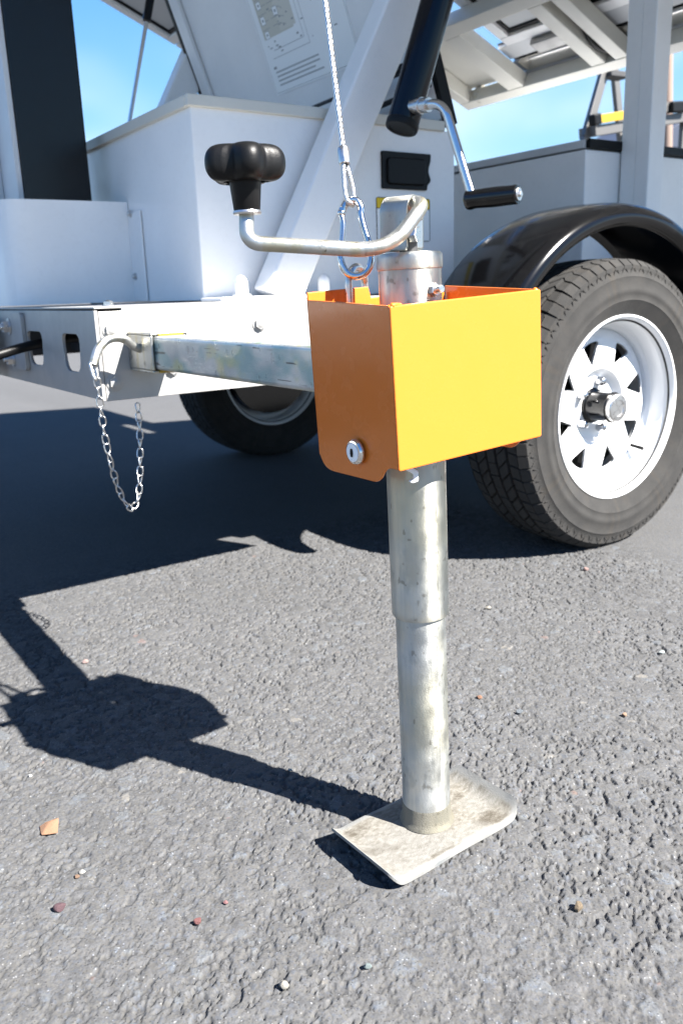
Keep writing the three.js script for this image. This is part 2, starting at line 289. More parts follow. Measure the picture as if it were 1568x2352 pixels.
part('power_cable', pipe(new THREE.CatmullRomCurve3([V(0.75, 0.53, -1.7), V(0.56, 0.525, -1.725), V(0.457, 0.515, -1.722), V(0.36, 0.495, -1.712), V(0.2, 0.46, -1.73), V(-0.2, 0.41, -1.8)]), 0.0095, 60, 14), M.matteBlack, T);
part('chassis', [rbox(1.1, 3.4, 0.47, 0.565, -1.66, -1.56, 0.005), rbox(1.1, 3.4, 0.47, 0.565, -2.54, -2.44, 0.005), rbox(0.62, 3.4, 0.567, 0.583, -2.6, -1.5, 0.003), rbox(0.47, 1.1, 0.44, 0.58, -2.75, -2.6, 0.004)], M.darkSteel, T);
part('axle', [rod(V(1.588, 0.32, -2.78), V(1.588, 0.32, -1.31), 0.034), rbox(1.25, 1.93, 0.40, 0.425, -1.6, -1.54, 0.004), rbox(1.25, 1.93, 0.40, 0.425, -2.56, -2.5, 0.004), rbox(1.53, 1.65, 0.30, 0.47, -1.61, -1.53, 0.006), rbox(1.53, 1.65, 0.30, 0.47, -2.57, -2.49, 0.006), rbox(1.23, 1.28, 0.38, 0.5, -1.61, -1.53, 0.004), rbox(1.9, 1.95, 0.38, 0.5, -1.61, -1.53, 0.004)], M.darkSteel, T);

// front equipment box: four walls, floor, folded rim, lid standing open
const B1 = { x0: 0.75, x1: 1.41, z0: -2.55, z1: -1.55, y0: 0.589, y1: 0.942 };
{
  const w = 0.004, box = part('equipment_box', [rbox(B1.x0, B1.x1, B1.y0, B1.y1, B1.z1 - w, B1.z1, 0.0018), rbox(B1.x0, B1.x1, B1.y0, B1.y1, B1.z0, B1.z0 + w, 0.0018), rbox(B1.x0, B1.x0 + w, B1.y0, B1.y1, B1.z0 + w, B1.z1 - w, 0.001), rbox(B1.x1 - w, B1.x1, B1.y0, B1.y1, B1.z0 + w, B1.z1 - w, 0.001), rbox(B1.x0 + w, B1.x1 - w, B1.y0, B1.y0 + w, B1.z0 + w, B1.z1 - w, 0.001)], M.white, T);
  const o = 0.009, y0 = 0.940, y1 = 0.962;
  part('rim', [rbox(B1.x0 - o, B1.x1 - 0.035, y0, y1, B1.z1 - 0.006, B1.z1 + o, 0.003), rbox(B1.x0 - o, B1.x1, y0, y1, B1.z0 - o, B1.z0 + 0.006, 0.003), rbox(B1.x0 - o, B1.x0 + 0.006, y0, y1, B1.z0 + 0.007, B1.z1 - 0.007, 0.003)], M.cream, box);
  // recessed black paddle latch
  const L = (x, y) => P(x, y, 'z', B1.z1), a = L(873, 347), b = L(985, 355), c = L(978, 440), d = L(875, 432);
  const yT = (a.y + b.y) / 2, yB = (c.y + d.y) / 2, xL = a.x, xR = b.x;
  const out = roundPoly([[xL, yB], [xR - 0.012, yB], [xR - 0.010, yB + 0.012], [xR - 0.002, yB + 0.018], [xR - 0.001, yB + 0.024], [xR - 0.007, yB + 0.038], [xR - 0.007, yB + 0.046], [xR - 0.001, yB + 0.062], [xR, yT], [xL, yT]], 0.003);
  part('latch', [plate(out, 0.006, V(0, 0, B1.z1 + 0.0005), AX.x, AX.y), plate(roundPoly([[xL + 0.012, yB + 0.009], [xR - 0.019, yB + 0.009], [xR - 0.019, yT - 0.012], [xL + 0.012, yT - 0.012]], 0.012), 0.012, V(0, 0, B1.z1 + 0.0005), AX.x, AX.y, 0.003)], M.matteBlack, box);
  // warning label: yellow header over white field in a thin black frame
  const cv = document.createElement('canvas'); cv.width = 512; cv.height = 320; const q = cv.getContext('2d');
  q.fillStyle = '#f3f3f0'; q.fillRect(0, 0, 512, 320); q.fillStyle = '#e8c21c'; q.fillRect(0, 0, 512, 78);
  q.strokeStyle = '#222'; q.lineWidth = 5; q.strokeRect(3, 3, 506, 314); q.beginPath(); q.moveTo(0, 79); q.lineTo(512, 79); q.stroke();
  q.fillStyle = '#1b1b1b'; q.beginPath(); q.moveTo(140, 62); q.lineTo(166, 16); q.lineTo(192, 62); q.fill(); q.fillStyle = '#e8c21c'; q.fillRect(163, 32, 6, 14); q.fillRect(163, 50, 6, 6);
  const ct = new THREE.CanvasTexture(cv); ct.colorSpace = THREE.SRGBColorSpace; ct.magFilter = THREE.LinearFilter;
  const lg = plate(roundPoly([[1.180, 0.702], [1.334, 0.702], [1.334, 0.795], [1.180, 0.795]], 0.006), 0.0012, V(0, 0, B1.z1 + 0.0004), AX.x, AX.y, 0);
  const lp = lg.attributes.position, lu = new Float32Array(lp.count * 2); for (let i = 0; i < lp.count; i++) lu.set([(lp.getX(i) - 1.180) / 0.154, (lp.getY(i) - 0.702) / 0.093], i * 2);
  lg.setAttribute('uv', new THREE.BufferAttribute(lu, 2)); lg.userData.keepUV = true;
  part('warning_label', lg, std({ map: ct, roughness: 0.55 }), box);
}
// open lid, its inner face with the printed wiring diagram
{
  const th = THREE.MathUtils.degToRad(70), H = V(1.392, 0.952, 0), dn = V(-Math.cos(th), Math.sin(th), 0), nn = V(-Math.sin(th), -Math.cos(th), 0);   // up the lid; out of its inner face
  const at = (s, z, o = 0) => H.clone().addScaledVector(dn, s).addScaledVector(nn, o).setZ(z), LL = 0.70, zA = -2.585, zB = -1.56;
  const sheet = (s0, s1, za, zb, o, t, r = 0.002) => { const g = new RoundedBoxGeometry(s1 - s0, zb - za, t, 2, Math.min(r, t / 2.1)); return basis(g, at((s0 + s1) / 2, (za + zb) / 2, o), dn, AX.z); };
  const lid = part('lid', [sheet(0, LL, zA, zB, -0.011, 0.006), sheet(0.0, LL, zA, zA + 0.05, 0.0, 0.012), sheet(0, LL, zB - 0.05, zB, 0, 0.012), sheet(LL - 0.05, LL, zA + 0.051, zB - 0.051, 0, 0.012)], M.white, T);
  part('gasket', [sheet(0, LL, zA - 0.018, zA - 0.001, -0.008, 0.03), sheet(0, LL, zB + 0.001, zB + 0.018, -0.008, 0.03), sheet(-0.002, 0.02, zA, zB, 0.012, 0.012)], M.matteBlack, lid);
  const cv = document.createElement('canvas'); cv.width = 900; cv.height = 1024; const q = cv.getContext('2d'), R = rng(77);
  q.fillStyle = '#f7f7f5'; q.fillRect(0, 0, 900, 1024); q.strokeStyle = '#777'; q.lineWidth = 2; q.strokeRect(10, 10, 880, 1004);
  q.fillStyle = '#cfcabb'; q.fillRect(60, 300, 330, 420); q.fillRect(300, 190, 110, 200); q.fillStyle = '#d8d3c6'; q.fillRect(250, 540, 170, 170);
  const ln = (...p) => { q.beginPath(); q.moveTo(p[0], p[1]); for (let i = 2; i < p.length; i += 2) q.lineTo(p[i], p[i + 1]); q.stroke(); };
  q.strokeStyle = '#8c8c8c'; q.lineWidth = 2.5;
  for (let i = 0; i < 9; i++) { const y = 350 + i * 40; ln(70, y, 150 + 30 * R(), y); ln(190, y, 260 + 60 * R(), y, 330, y + 20); }
  ln(460, 120, 460, 790, 120, 790); ln(500, 90, 500, 830, 90, 830); ln(430, 60, 430, 420, 560, 420); ln(540, 60, 540, 330); ln(610, 100, 610, 640, 720, 640); ln(660, 200, 660, 600, 760, 600); ln(560, 280, 700, 280); ln(700, 60, 700, 560); ln(760, 100, 760, 640);
  for (const [x, y, w, h] of [[215, 460, 50, 40], [230, 580, 46, 46], [420, 300, 44, 52], [330, 300, 40, 46], [580, 250, 50, 40], [640, 130, 60, 40], [690, 320, 60, 30], [720, 460, 60, 30], [80, 520, 44, 40], [80, 600, 44, 44], [80, 680, 44, 40]]) { q.fillStyle = '#fbfbf9'; q.fillRect(x, y, w, h); q.strokeRect(x, y, w, h); q.fillStyle = '#777'; q.fillRect(x + w * 0.35, y + h * 0.35, w * 0.3, h * 0.3); }
  q.fillStyle = '#888'; for (let i = 0; i < 90; i++) q.fillRect(60 + 720 * R(), 90 + 720 * R(), 6 + 26 * R(), 4 + 4 * R());
  q.fillStyle = '#8a8a88'; for (let k = 0; k < 3; k++) for (let i = 0; i < 8; i++) q.fillRect(40 + k * 62, 60 + i * 17, 30 + 20 * R(), 8);
  q.fillStyle = '#999'; q.fillRect(60, 246, 100, 16); q.fillRect(60, 872, 34, 14); q.fillStyle = '#a8a8a8'; for (let i = 0; i < 4; i++) q.fillRect(70, 900 + i * 24, 470 + 60 * R() - (i === 2 ? 60 : 0), 9);
  const ct = new THREE.CanvasTexture(cv); ct.colorSpace = THREE.SRGBColorSpace; ct.magFilter = THREE.LinearFilter;
  const dg = new THREE.BoxGeometry(0.40, 0.455, 0.001); const du = dg.attributes.uv; // sheet glued to the lid
  const U = AX.z.clone(); basis(dg, at(0.19 + 0.2275, -2.197 + 0.20, -0.0072), U, dn); dg.userData.keepUV = true; void du;
  part('wiring_diagram', dg, std({ map: ct, roughness: 0.5 }), lid);
  // gas springs
  const a = P(345, 0, 'z', -2.62), b = P(297, 285, 'z', -2.62), d = b.clone().sub(a).normalize(), m = a.clone().lerp(b, 0.17);
  part('gas_spring', [taper(a.clone().addScaledVector(d, -0.25), m, 0.0125, 0.0125)], M.navy, lid);
  part('spring_rod', [rod(m, b.clone().addScaledVector(d, 0.12), 0.0058)], M.chrome, lid);
  const plane = (x, y, o) => { const r = ray(x, y), k = nn.dot(at(0, 0, o).sub(CAM)) / nn.dot(r); return CAM.clone().addScaledVector(r, k); };
  const e = plane(735, 240, 0.05), f = plane(788, 218, 0.05), h = plane(925, 158, 0.05), k2 = plane(846, 256, 0.03), k3 = plane(905, 230, 0.03);
  part('gas_spring', [rod(f, h, 0.0115), rod(f.clone().lerp(h, -0.02), f.clone().lerp(h, 0.06), 0.014)], M.black, lid);
  part('spring_rod', [rod(e.clone().lerp(f, -0.6), f, 0.0045)], M.darkSteel, lid);
  part('hinge_strip', [bar(k2.clone().lerp(k3, -0.6), k3.clone().lerp(k2, -1.2), 0.012, 0.022, nn)], M.matteBlack, lid);
}
// cowl wrapped round the mast foot, screwed to the box
{
  const y0 = 0.590, y1 = 0.806, t = 0.003, c = new THREE.Shape(), R = 0.055, xL = 0.474, xR = 0.748, zF = 1.9, zb = 2.25;
  c.moveTo(xR, -zF); c.lineTo(xL + R, -zF); c.quadraticCurveTo(xL, -zF, xL, -zF - R); c.lineTo(xL, -zb); c.lineTo(xL + t, -zb); c.lineTo(xL + t, -zF - R); c.quadraticCurveTo(xL + t, -zF - t, xL + R, -zF - t); c.lineTo(xR, -zF - t); c.closePath();
  const g = new THREE.ExtrudeGeometry(c, { depth: y1 - y0, bevelEnabled: false, curveSegments: 20 }); g.applyMatrix4(new THREE.Matrix4().makeBasis(AX.x, V(0, 0, 1), V(0, -1, 0)).setPosition(0, y1, 0));
  const cowl = part('mast_cowl', [toCreasedNormals(g, 0.5), rbox(xR - 0.003, xR, y0, y1 - 0.024, -zF, -1.826, 0.001)], M.white, T);
  for (const [x, y] of [[300, 491], [312, 635]]) part('screw', hexBolt(P(x, y, 'x', xR - 0.003), V(-1, 0, 0), 0.0062, 0.004), M.bright, cowl);
  const mast = part('mast', [rbox(0.549, 0.697, 0.59, 1.56, -2.125, -1.978, 0.006)], M.black, T);
  part('side_channel', [rbox(0.536, 0.5485, 0.59, 1.56, -2.12, -1.986, 0.002), rbox(0.52, 0.5355, 0.59, 1.56, -2.135, -2.1, 0.002)], M.grey, mast);
}
// slanted square struts carrying the panels
for (const z of [-1.5, -2.62]) {
  const A = V(0.885, 0.588, z), B = V(1.5, 1.675, z), s = part('strut', [bar(A, B, 0.06, 0.082, V(-0.87, 0.5, 0), 0.006)], M.white, T);
  part('base_plate', [rbox(0.74, 1.06, 0.5868, 0.594, z - 0.045, z + 0.045, 0.002)], M.white, s);
  for (const x of [0.795, 0.985]) part('cap_nut', [lathe([[0, 0.04], [0.006, 0.038], [0.011, 0.032], [0.0125, 0.024], [0.0125, 0.0]].reverse(), 20, V(x, 0.594, z + 0.024)), lathe([[0, 0], [0.018, 0], [0.018, 0.004], [0, 0.004]], 20, V(x, 0.594, z + 0.024))], M.white, s);
}
part('post', [rbox(2.002, 2.066, 0.58, 1.40, -1.498, -1.455, 0.004), rbox(2.004, 2.064, 0.58, 1.40, -1.545, -1.4985, 0.004)], M.white, T);
{ // rear box
  const b = part('battery_box', [rbox(1.868, 3.3, 0.585, 0.934, -2.55, -1.55, 0.004)], M.white, T);
  part('box_lid', [rbox(1.866, 3.3, 0.9375, 0.958, -2.56, -1.556, 0.002)], M.grey, b);
  part('lid_trim', [rbox(1.873, 3.3, 0.9365, 0.9595, -1.5555, -1.541, 0.003)], M.matteBlack, b);
}
{ // wheels: one built round its own axis, one turned about for the far side
  const wheel = (zc, turn) => {
    const w = new THREE.Group(); w.name = 'wheel'; w.position.set(1.588 - T.position.x, 0.321, zc - T.position.z); w.rotation.y = turn; T.add(w); return w;
  };
  const w1 = wheel(-1.278, 0), Z = AX.z;
  const tp = [[0.193, -0.074], [0.206, -0.084], [0.216, -0.0895], [0.232, -0.0985], [0.236, -0.1005], [0.2385, -0.1022], [0.241, -0.1012], [0.252, -0.1025], [0.254, -0.1035], [0.262, -0.1036], [0.264, -0.1026], [0.272, -0.1018], [0.285, -0.0995], [0.288, -0.1005], [0.2905, -0.0985], [0.306, -0.093], [0.309, -0.0935], [0.3115, -0.0905], [0.3195, -0.079], [0.3205, -0.07]];
  const prof = [...tp, [0.3205, 0.07], ...tp.slice(0, -1).reverse().map(([r, z]) => [r, -z])];
  const ty = lathe(prof, 96, V(0, 0, 0), Z); part('tyre', ty, M.tyre, w1, { local: true });
  { // tread blocks, skewed and sipped, as one merged part
    const gs = [], N = 66, R = rng(4), P6 = (r, th, z) => [r * Math.cos(th), r * Math.sin(th), z];
    const blk = (z0, z1, rt0, rt1, rb, t0, t1, sk) => { // hexahedron between angles, skewed by sk
      const v = [P6(rb, t0, z0), P6(rb, t1, z0), P6(rb, t1 + sk, z1), P6(rb, t0 + sk, z1), P6(rt0, t0 + 0.004, z0 + 0.001), P6(rt0, t1 - 0.004, z0 + 0.001), P6(rt1, t1 + sk - 0.004, z1 - 0.001), P6(rt1, t0 + sk + 0.004, z1 - 0.001)];
      const f = [[4, 5, 6, 7], [0, 1, 5, 4], [1, 2, 6, 5], [2, 3, 7, 6], [3, 0, 4, 7]], p = [];
      for (const [a, b, c, d] of f) p.push(...v[a], ...v[b], ...v[c], ...v[a], ...v[c], ...v[d]);
      const g = new THREE.BufferGeometry(); g.setAttribute('position', new THREE.Float32BufferAttribute(p, 3)); g.computeVertexNormals(); gs.push(g);
    };
    const da = (Math.PI * 2) / N;
    for (let i = 0; i < N; i++) {
      const t = i * da + 0.1 * da * R(), g = 0.10 * da;
      blk(0.050, 0.0745, 0.3262, 0.3245, 0.315, t, t + da - g, 0.18 * da); blk(0.0755, 0.0945, 0.3252, 0.3122, 0.303, t + 0.2 * da, t + 1.2 * da - g * 0.6, 0.05 * da);
      blk(-0.0745, -0.050, 0.3255, 0.3275, 0.315, t, t + da - g, 0.18 * da); blk(-0.0945, -0.0755, 0.3125, 0.3252, 0.303, t, t + da - g, 0.05 * da);
      for (const [a, b] of [[0.017, 0.045], [-0.045, -0.017]]) { const q = t + 0.4 * da; blk(a, b, 0.328, 0.328, 0.315, q, q + da - g * 0.9, -0.7 * da); }
      blk(-0.012, 0.012, 0.3282, 0.3282, 0.315, t, t + da - 0.0002, 0);
    }
    const rb = []; for (let i = 0; i < 132; i++) { const a = i * Math.PI * 2 / 132; const b = new THREE.BoxGeometry(0.0014, 0.0125, 0.0014); b.rotateZ(i % 2 ? 0.5 : -0.5).translate(0, 0.2995, 0).rotateX(0); b.applyMatrix4(new THREE.Matrix4().makeTranslation(0, 0, 0.0962)); b.rotateZ(a); rb.push(b); }
    part('sidewall_rib', rb, M.tyre, w1, { local: true, kind: 'stuff' });
    part('tread', gs, M.tyre, w1, { local: true, kind: 'stuff' });
  }
  const rimP = [[0.2040, 0.0795], [0.2075, 0.083], [0.2070, 0.088], [0.2035, 0.0885], [0.1985, 0.084], [0.1955, 0.072], [0.1905, 0.066], [0.187, 0.030], [0.176, 0.020], [0.1735, -0.02], [0.186, -0.03], [0.190, -0.066], [0.1955, -0.072], [0.1985, -0.084], [0.2035, -0.0885], [0.207, -0.087], [0.2075, -0.083], [0.203, -0.079], [0.1995, -0.070], [0.1935, -0.064], [0.19, -0.034], [0.178, -0.024], [0.1785, 0.024], [0.19, 0.034], [0.1935, 0.064], [0.1995, 0.070], [0.2040, 0.0795]];
  part('rim', lathe(rimP, 96, V(0, 0, 0), Z), M.rim, w1, { local: true });
  { // spoke disc with eight triangular windows and a raised centre
    const dp = [[0.041, 0.004], [0.041, 0.010], [0.070, 0.010], [0.077, 0.013], [0.086, 0.027], [0.094, 0.030], [0.150, 0.030], [0.164, 0.026], [0.1755, 0.018], [0.1765, 0.010], [0.162, 0.020], [0.148, 0.0245], [0.096, 0.0245], [0.089, 0.021], [0.079, 0.007], [0.070, 0.004], [0.041, 0.004]];
    let b = new Brush(prep(lathe(dp, 96, V(0, 0, 0), Z))); const ev = new Evaluator(); ev.useGroups = false; ev.attributes = ['position', 'normal', 'uv'];
    for (let i = 0; i < 8; i++) {
      const s = roundPoly([[0.098, 0.004], [0.147, -0.031], [0.153, -0.003], [0.149, 0.024]], [0.003, 0.009, 0.03, 0.009]);
      const g = prep(new THREE.ExtrudeGeometry(s, { depth: 0.06, bevelEnabled: false, curveSegments: 6 }).translate(0, 0, -0.02).rotateZ(i * Math.PI / 4 + 0.30)), c = new Brush(g); c.updateMatrixWorld(); b.updateMatrixWorld();
      b = ev.evaluate(b, c, SUBTRACTION);
    }
    const dg = b.geometry; dg.userData = {}; part('spoke_disc', dg, M.rim, w1, { local: true });
  }
  part('hub', [lathe([[0, -0.06], [0.165, -0.06], [0.165, -0.012], [0.16, -0.008], [0.06, -0.008], [0.0385, -0.004], [0.0385, 0.014], [0.034, 0.016], [0.033, 0.06], [0.035, 0.061], [0.035, 0.068], [0, 0.068]], 40, V(0, 0, 0), Z)], M.gloss, w1, { local: true });
  part('hub_cap', [lathe([[0.031, 0.0681], [0.0318, 0.080], [0.029, 0.083], [0.019, 0.0835], [0.018, 0.0815], [0, 0.0815]], 40, V(0, 0, 0), Z)], M.bright, w1, { local: true });
  for (let i = 0; i < 5; i++) { const a = i * Math.PI * 0.4 + 1.35, p = V(0.0572 * Math.cos(a), 0.0572 * Math.sin(a), 0.010); const hx = toCreasedNormals(new THREE.CylinderGeometry(0.0105, 0.0105, 0.014, 6), 0.3).rotateX(Math.PI / 2).translate(p.x, p.y, p.z + 0.007); part('lug_nut', [hx, lathe([[0.0098, 0.014], [0.0085, 0.02], [0.005, 0.0225], [0, 0.023]], 16, p, Z)], M.nut, w1, { local: true }); }
  part('valve_stem', [rod(V(0.128, -0.108, 0.026), V(0.134, -0.114, 0.058), 0.0045)], M.matteBlack, w1, { local: true });
  const w2 = w1.clone(); w2.position.z = -2.822 - T.position.z; w2.rotation.y = Math.PI; T.add(w2); w2.rotation.z = 0.4;
}
{ // fenders: crowned strip with a rolled outer lip, swept over each wheel
  const outer = [[0.399, 0.078], [0.3975, 0.084], [0.399, 0.0905], [0.4035, 0.0955], [0.410, 0.0985], [0.417, 0.0985], [0.424, 0.096], [0.431, 0.091], [0.4365, 0.084], [0.441, 0.073], [0.4445, 0.056], [0.447, 0.034], [0.448, 0.01], [0.449, -0.04], [0.446, -0.10], [0.438, -0.135], [0.424, -0.146]];
  const inner = outer.slice().reverse().map(([r, z]) => [r - 0.0035, z > 0.07 ? 0.07 + (z - 0.07) * 0.83 : z]);
  for (const s of [1, -1]) {
    const g = lathe([...outer, ...inner, outer[0]].map(([r, z]) => [r, z * s]), 72, V(1.588, 0.318, -2.05 + s * 0.772), AX.z, Math.PI - 1.25, 2.45);
    part('fender', g, M.gloss, T);
  }
}
// ---------------------------------------------------------------- panel array: tilted frame of square tube, modules above it
{
  const tl = THREE.MathUtils.degToRad(22), O = V(2.436, 1.256, 0), ua = V(-Math.cos(tl), Math.sin(tl), 0), na = V(Math.sin(tl), Math.cos(tl), 0);
  const slab = (a0, a1, n0, n1, z0, z1, r = 0.003) => { const g = new RoundedBoxGeometry(a1 - a0, n1 - n0, z1 - z0, 2, Math.min(r, (a1 - a0) / 2.1, (n1 - n0) / 2.1)); return g.applyMatrix4(new THREE.Matrix4().makeBasis(ua, na, new THREE.Vector3().crossVectors(ua, na)).setPosition(O.clone().addScaledVector(ua, (a0 + a1) / 2).addScaledVector(na, (n0 + n1) / 2).setZ((z0 + z1) / 2))); };
  const fr = new THREE.Group(); fr.name = 'panel_frame'; T.add(fr);
  part('lower_beam', slab(0, 0.045, 0, 0.05, -2.6, -0.5), M.cream, fr); part('upper_beam', slab(0.375, 0.43, 0, 0.05, -2.6, -0.5), M.cream, fr);
  part('end_beam', slab(0.0455, 0.3745, 0, 0.05, -2.6, -2.55), M.cream, fr);
  for (const [z, w] of [[-2.31, 0.075], [-1.95, 0.055], [-1.86, 0.05], [-1.2, 0.055]]) part('cross_beam', slab(0.0455, 0.3745, 0.001, 0.048, z - w / 2, z + w / 2), M.cream, fr);
  part('roller', lathe([[0, -0.01], [0.028, -0.01], [0.031, -0.006], [0.031, 0.006], [0.028, 0.01], [0.014, 0.01], [0.014, 0.013], [0, 0.013]], 28, O.clone().addScaledVector(ua, 0.03).addScaledVector(na, 0.03).setZ(-2.51), AX.z.clone().addScaledVector(ua, 0.9).addScaledVector(na, -0.3)), M.zinc, fr);
  part('cover_plate', slab(0.0455, 0.3745, 0.052, 0.058, -2.6, -2.30, 0.001), M.cream, fr);
  part('slide_rail', [slab(0.05, 0.112, 0.0525, 0.072, -2.29, -0.5, 0.008)], M.chrome, fr); part('slide_rail', [slab(0.002, 0.046, 0.0525, 0.07, -2.29, -0.5, 0.004)], M.grey, fr);
  part('rail_strip', [slab(0.122, 0.192, 0.06, 0.071, -2.29, -0.5)], M.grey, fr); part('rail_tray', [slab(-0.001, 0.30, 0.0905, 0.096, -2.235, -0.5, 0.001), slab(-0.001, 0.193, 0.0735, 0.079, -2.295, -0.5, 0.001)], M.darkSteel, fr);
  part('junction_box', [slab(0.135, 0.190, 0.036, 0.059, -2.14, -2.00, 0.006)], M.alu, fr);
  part('wire', [pipe(new THREE.CatmullRomCurve3([O.clone().addScaledVector(ua, 0.40).addScaledVector(na, 0.055).setZ(-1.93), O.clone().addScaledVector(ua, 0.25).addScaledVector(na, 0.045).setZ(-1.905), O.clone().addScaledVector(ua, 0.12).addScaledVector(na, 0.02).setZ(-1.915), O.clone().addScaledVector(ua, 0.05).addScaledVector(na, 0.03).setZ(-1.905)]), 0.012, 40, 10)], M.matteBlack, fr);
  const module = (a0, a1, z0, z1, n = 0.095) => {
    const f = 0.04, m = part('solar_panel', [slab(a0, a1, n + 0.024, n + 0.030, z0, z1, 0.001)], M.cell, T);
    part('module_frame', [slab(a0, a0 + f, n, n + 0.034, z0, z1), slab(a1 - f, a1, n, n + 0.034, z0, z1), slab(a0 + f, a1 - f, n, n + 0.034, z0, z0 + f), slab(a0 + f, a1 - f, n, n + 0.034, z1 - f, z1)], M.white, m);
    part('backsheet', slab(a0 + f + 0.016, a1 - f - 0.016, n + 0.016, n + 0.0235, z0 + f + 0.016, z1 - f - 0.016, 0.001), M.backsheet, m);
    part('seal', [slab(a0 + f, a0 + f + 0.016, n + 0.010, n + 0.0235, z0 + f, z1 - f), slab(a1 - f - 0.016, a1 - f, n + 0.010, n + 0.0235, z0 + f, z1 - f), slab(a0 + f + 0.016, a1 - f - 0.016, n + 0.010, n + 0.0235, z0 + f, z0 + f + 0.016), slab(a0 + f + 0.016, a1 - f - 0.016, n + 0.010, n + 0.0235, z1 - f - 0.016, z1 - f)], M.matteBlack, m);
    return m;
  };
  module(0.195, 0.872, -2.24, -0.5, 0.055); module(-0.45, -0.002, -1.5, -0.5, 0.055);
  part('seam_rail', [slab(0.84, 0.93, 0.092, 0.106, -3.46, -0.5), slab(0.873, 0.90, 0.0355, 0.0915, -3.46, -0.5), slab(1.57, 1.615, 0.036, 0.060, -3.46, -0.5), slab(0.931, 1.569, 0.036, 0.060, -2.05, -1.99), slab(1.616, 3.3, 0.036, 0.060, -2.05, -1.99), slab(-0.03, 0.03, 0.097, 0.11, -1.6, -0.5), slab(2.43, 2.47, 0.0605, 0.07, -3.46, -0.5)], M.alu, fr);
  module(0.33, 0.87, -3.46, -2.64, 0.0); module(0.46, 0.87, -2.635, -2.245, 0.0);
  for (const [a0, a1] of [[0.875, 1.59], [1.595, 2.45], [2.455, 3.3]]) for (const [z0, z1] of [[-3.46, -2.02], [-2.015, -0.5]]) module(a0, a1, z0, z1, 0.0);
}
// ---------------------------------------------------------------- black winding jack with its chromed crank, hanging before the strut
{
  const A = V(1.116, 0.9, -1.38), top = V(1.21, 1.139, -1.38), d = top.clone().sub(A).normalize(), E = A.clone().addScaledVector(d, 0.82);
  const J = thing('winding_tube', 'shiny black steel tube with a chromed crank near its closed lower end', 'crank jack', A);
  part('tube', lathe([[0.0305, 0.012], [0.0315, 0.016], [0.0315, 0.9], [0.0, 0.9]], 48, A, d), M.navy, J);
  part('end_cap', lathe([[0, 0.004], [0.024, 0.002], [0.026, 0], [0.031, 0], [0.0325, 0.003], [0.0325, 0.013], [0.0314, 0.014]], 48, A, d), M.matteBlack, J);
  const q = A.clone().addScaledVector(d, 0.062).add(V(0.028, 0.004, 0.012)), w = 1.57;
  const s0 = Wd(945, 246, w + 0.04), s1 = Wd(1018, 236, w - 0.02), s2 = Wd(1083, 450, w - 0.02), g0 = Wd(1074, 459, w - 0.01), g1 = Wd(1189, 446, w - 0.07); void q;
  const c = part('crank_arm', [pipe(bentPath([s0.clone().lerp(s1, -0.08), s1, s2], 0.03), 0.0088, 70, 14)], M.chrome, J);
  part('collar', [rod(s0.clone().lerp(s1, 0.02), s0.clone().lerp(s1, 0.55), 0.0135), rod(s0.clone().lerp(s1, 0.2), s0.clone().lerp(s1, 0.34), 0.0155)], M.bright, c);
  
  const gd = g1.clone().sub(g0), L = gd.length();
  const grip = part('grip', [lathe([[0, -0.004], [0.012, -0.004], [0.0175, 0.0], [0.0185, 0.006], [0.0165, 0.016], [0.0175, L * 0.4], [0.0178, L * 0.6], [0.0168, L - 0.008], [0.0172, L - 0.004], [0.0155, L], [0, L]], 32, g0, gd)], M.gloss, J);
  part('end_nut', [rod(g1, g1.clone().addScaledVector(gd, 0.003 / L), 0.0115, 24), rod(g1, g1.clone().addScaledVector(gd, 0.007 / L), 0.0055, 6)], M.bright, grip);
}

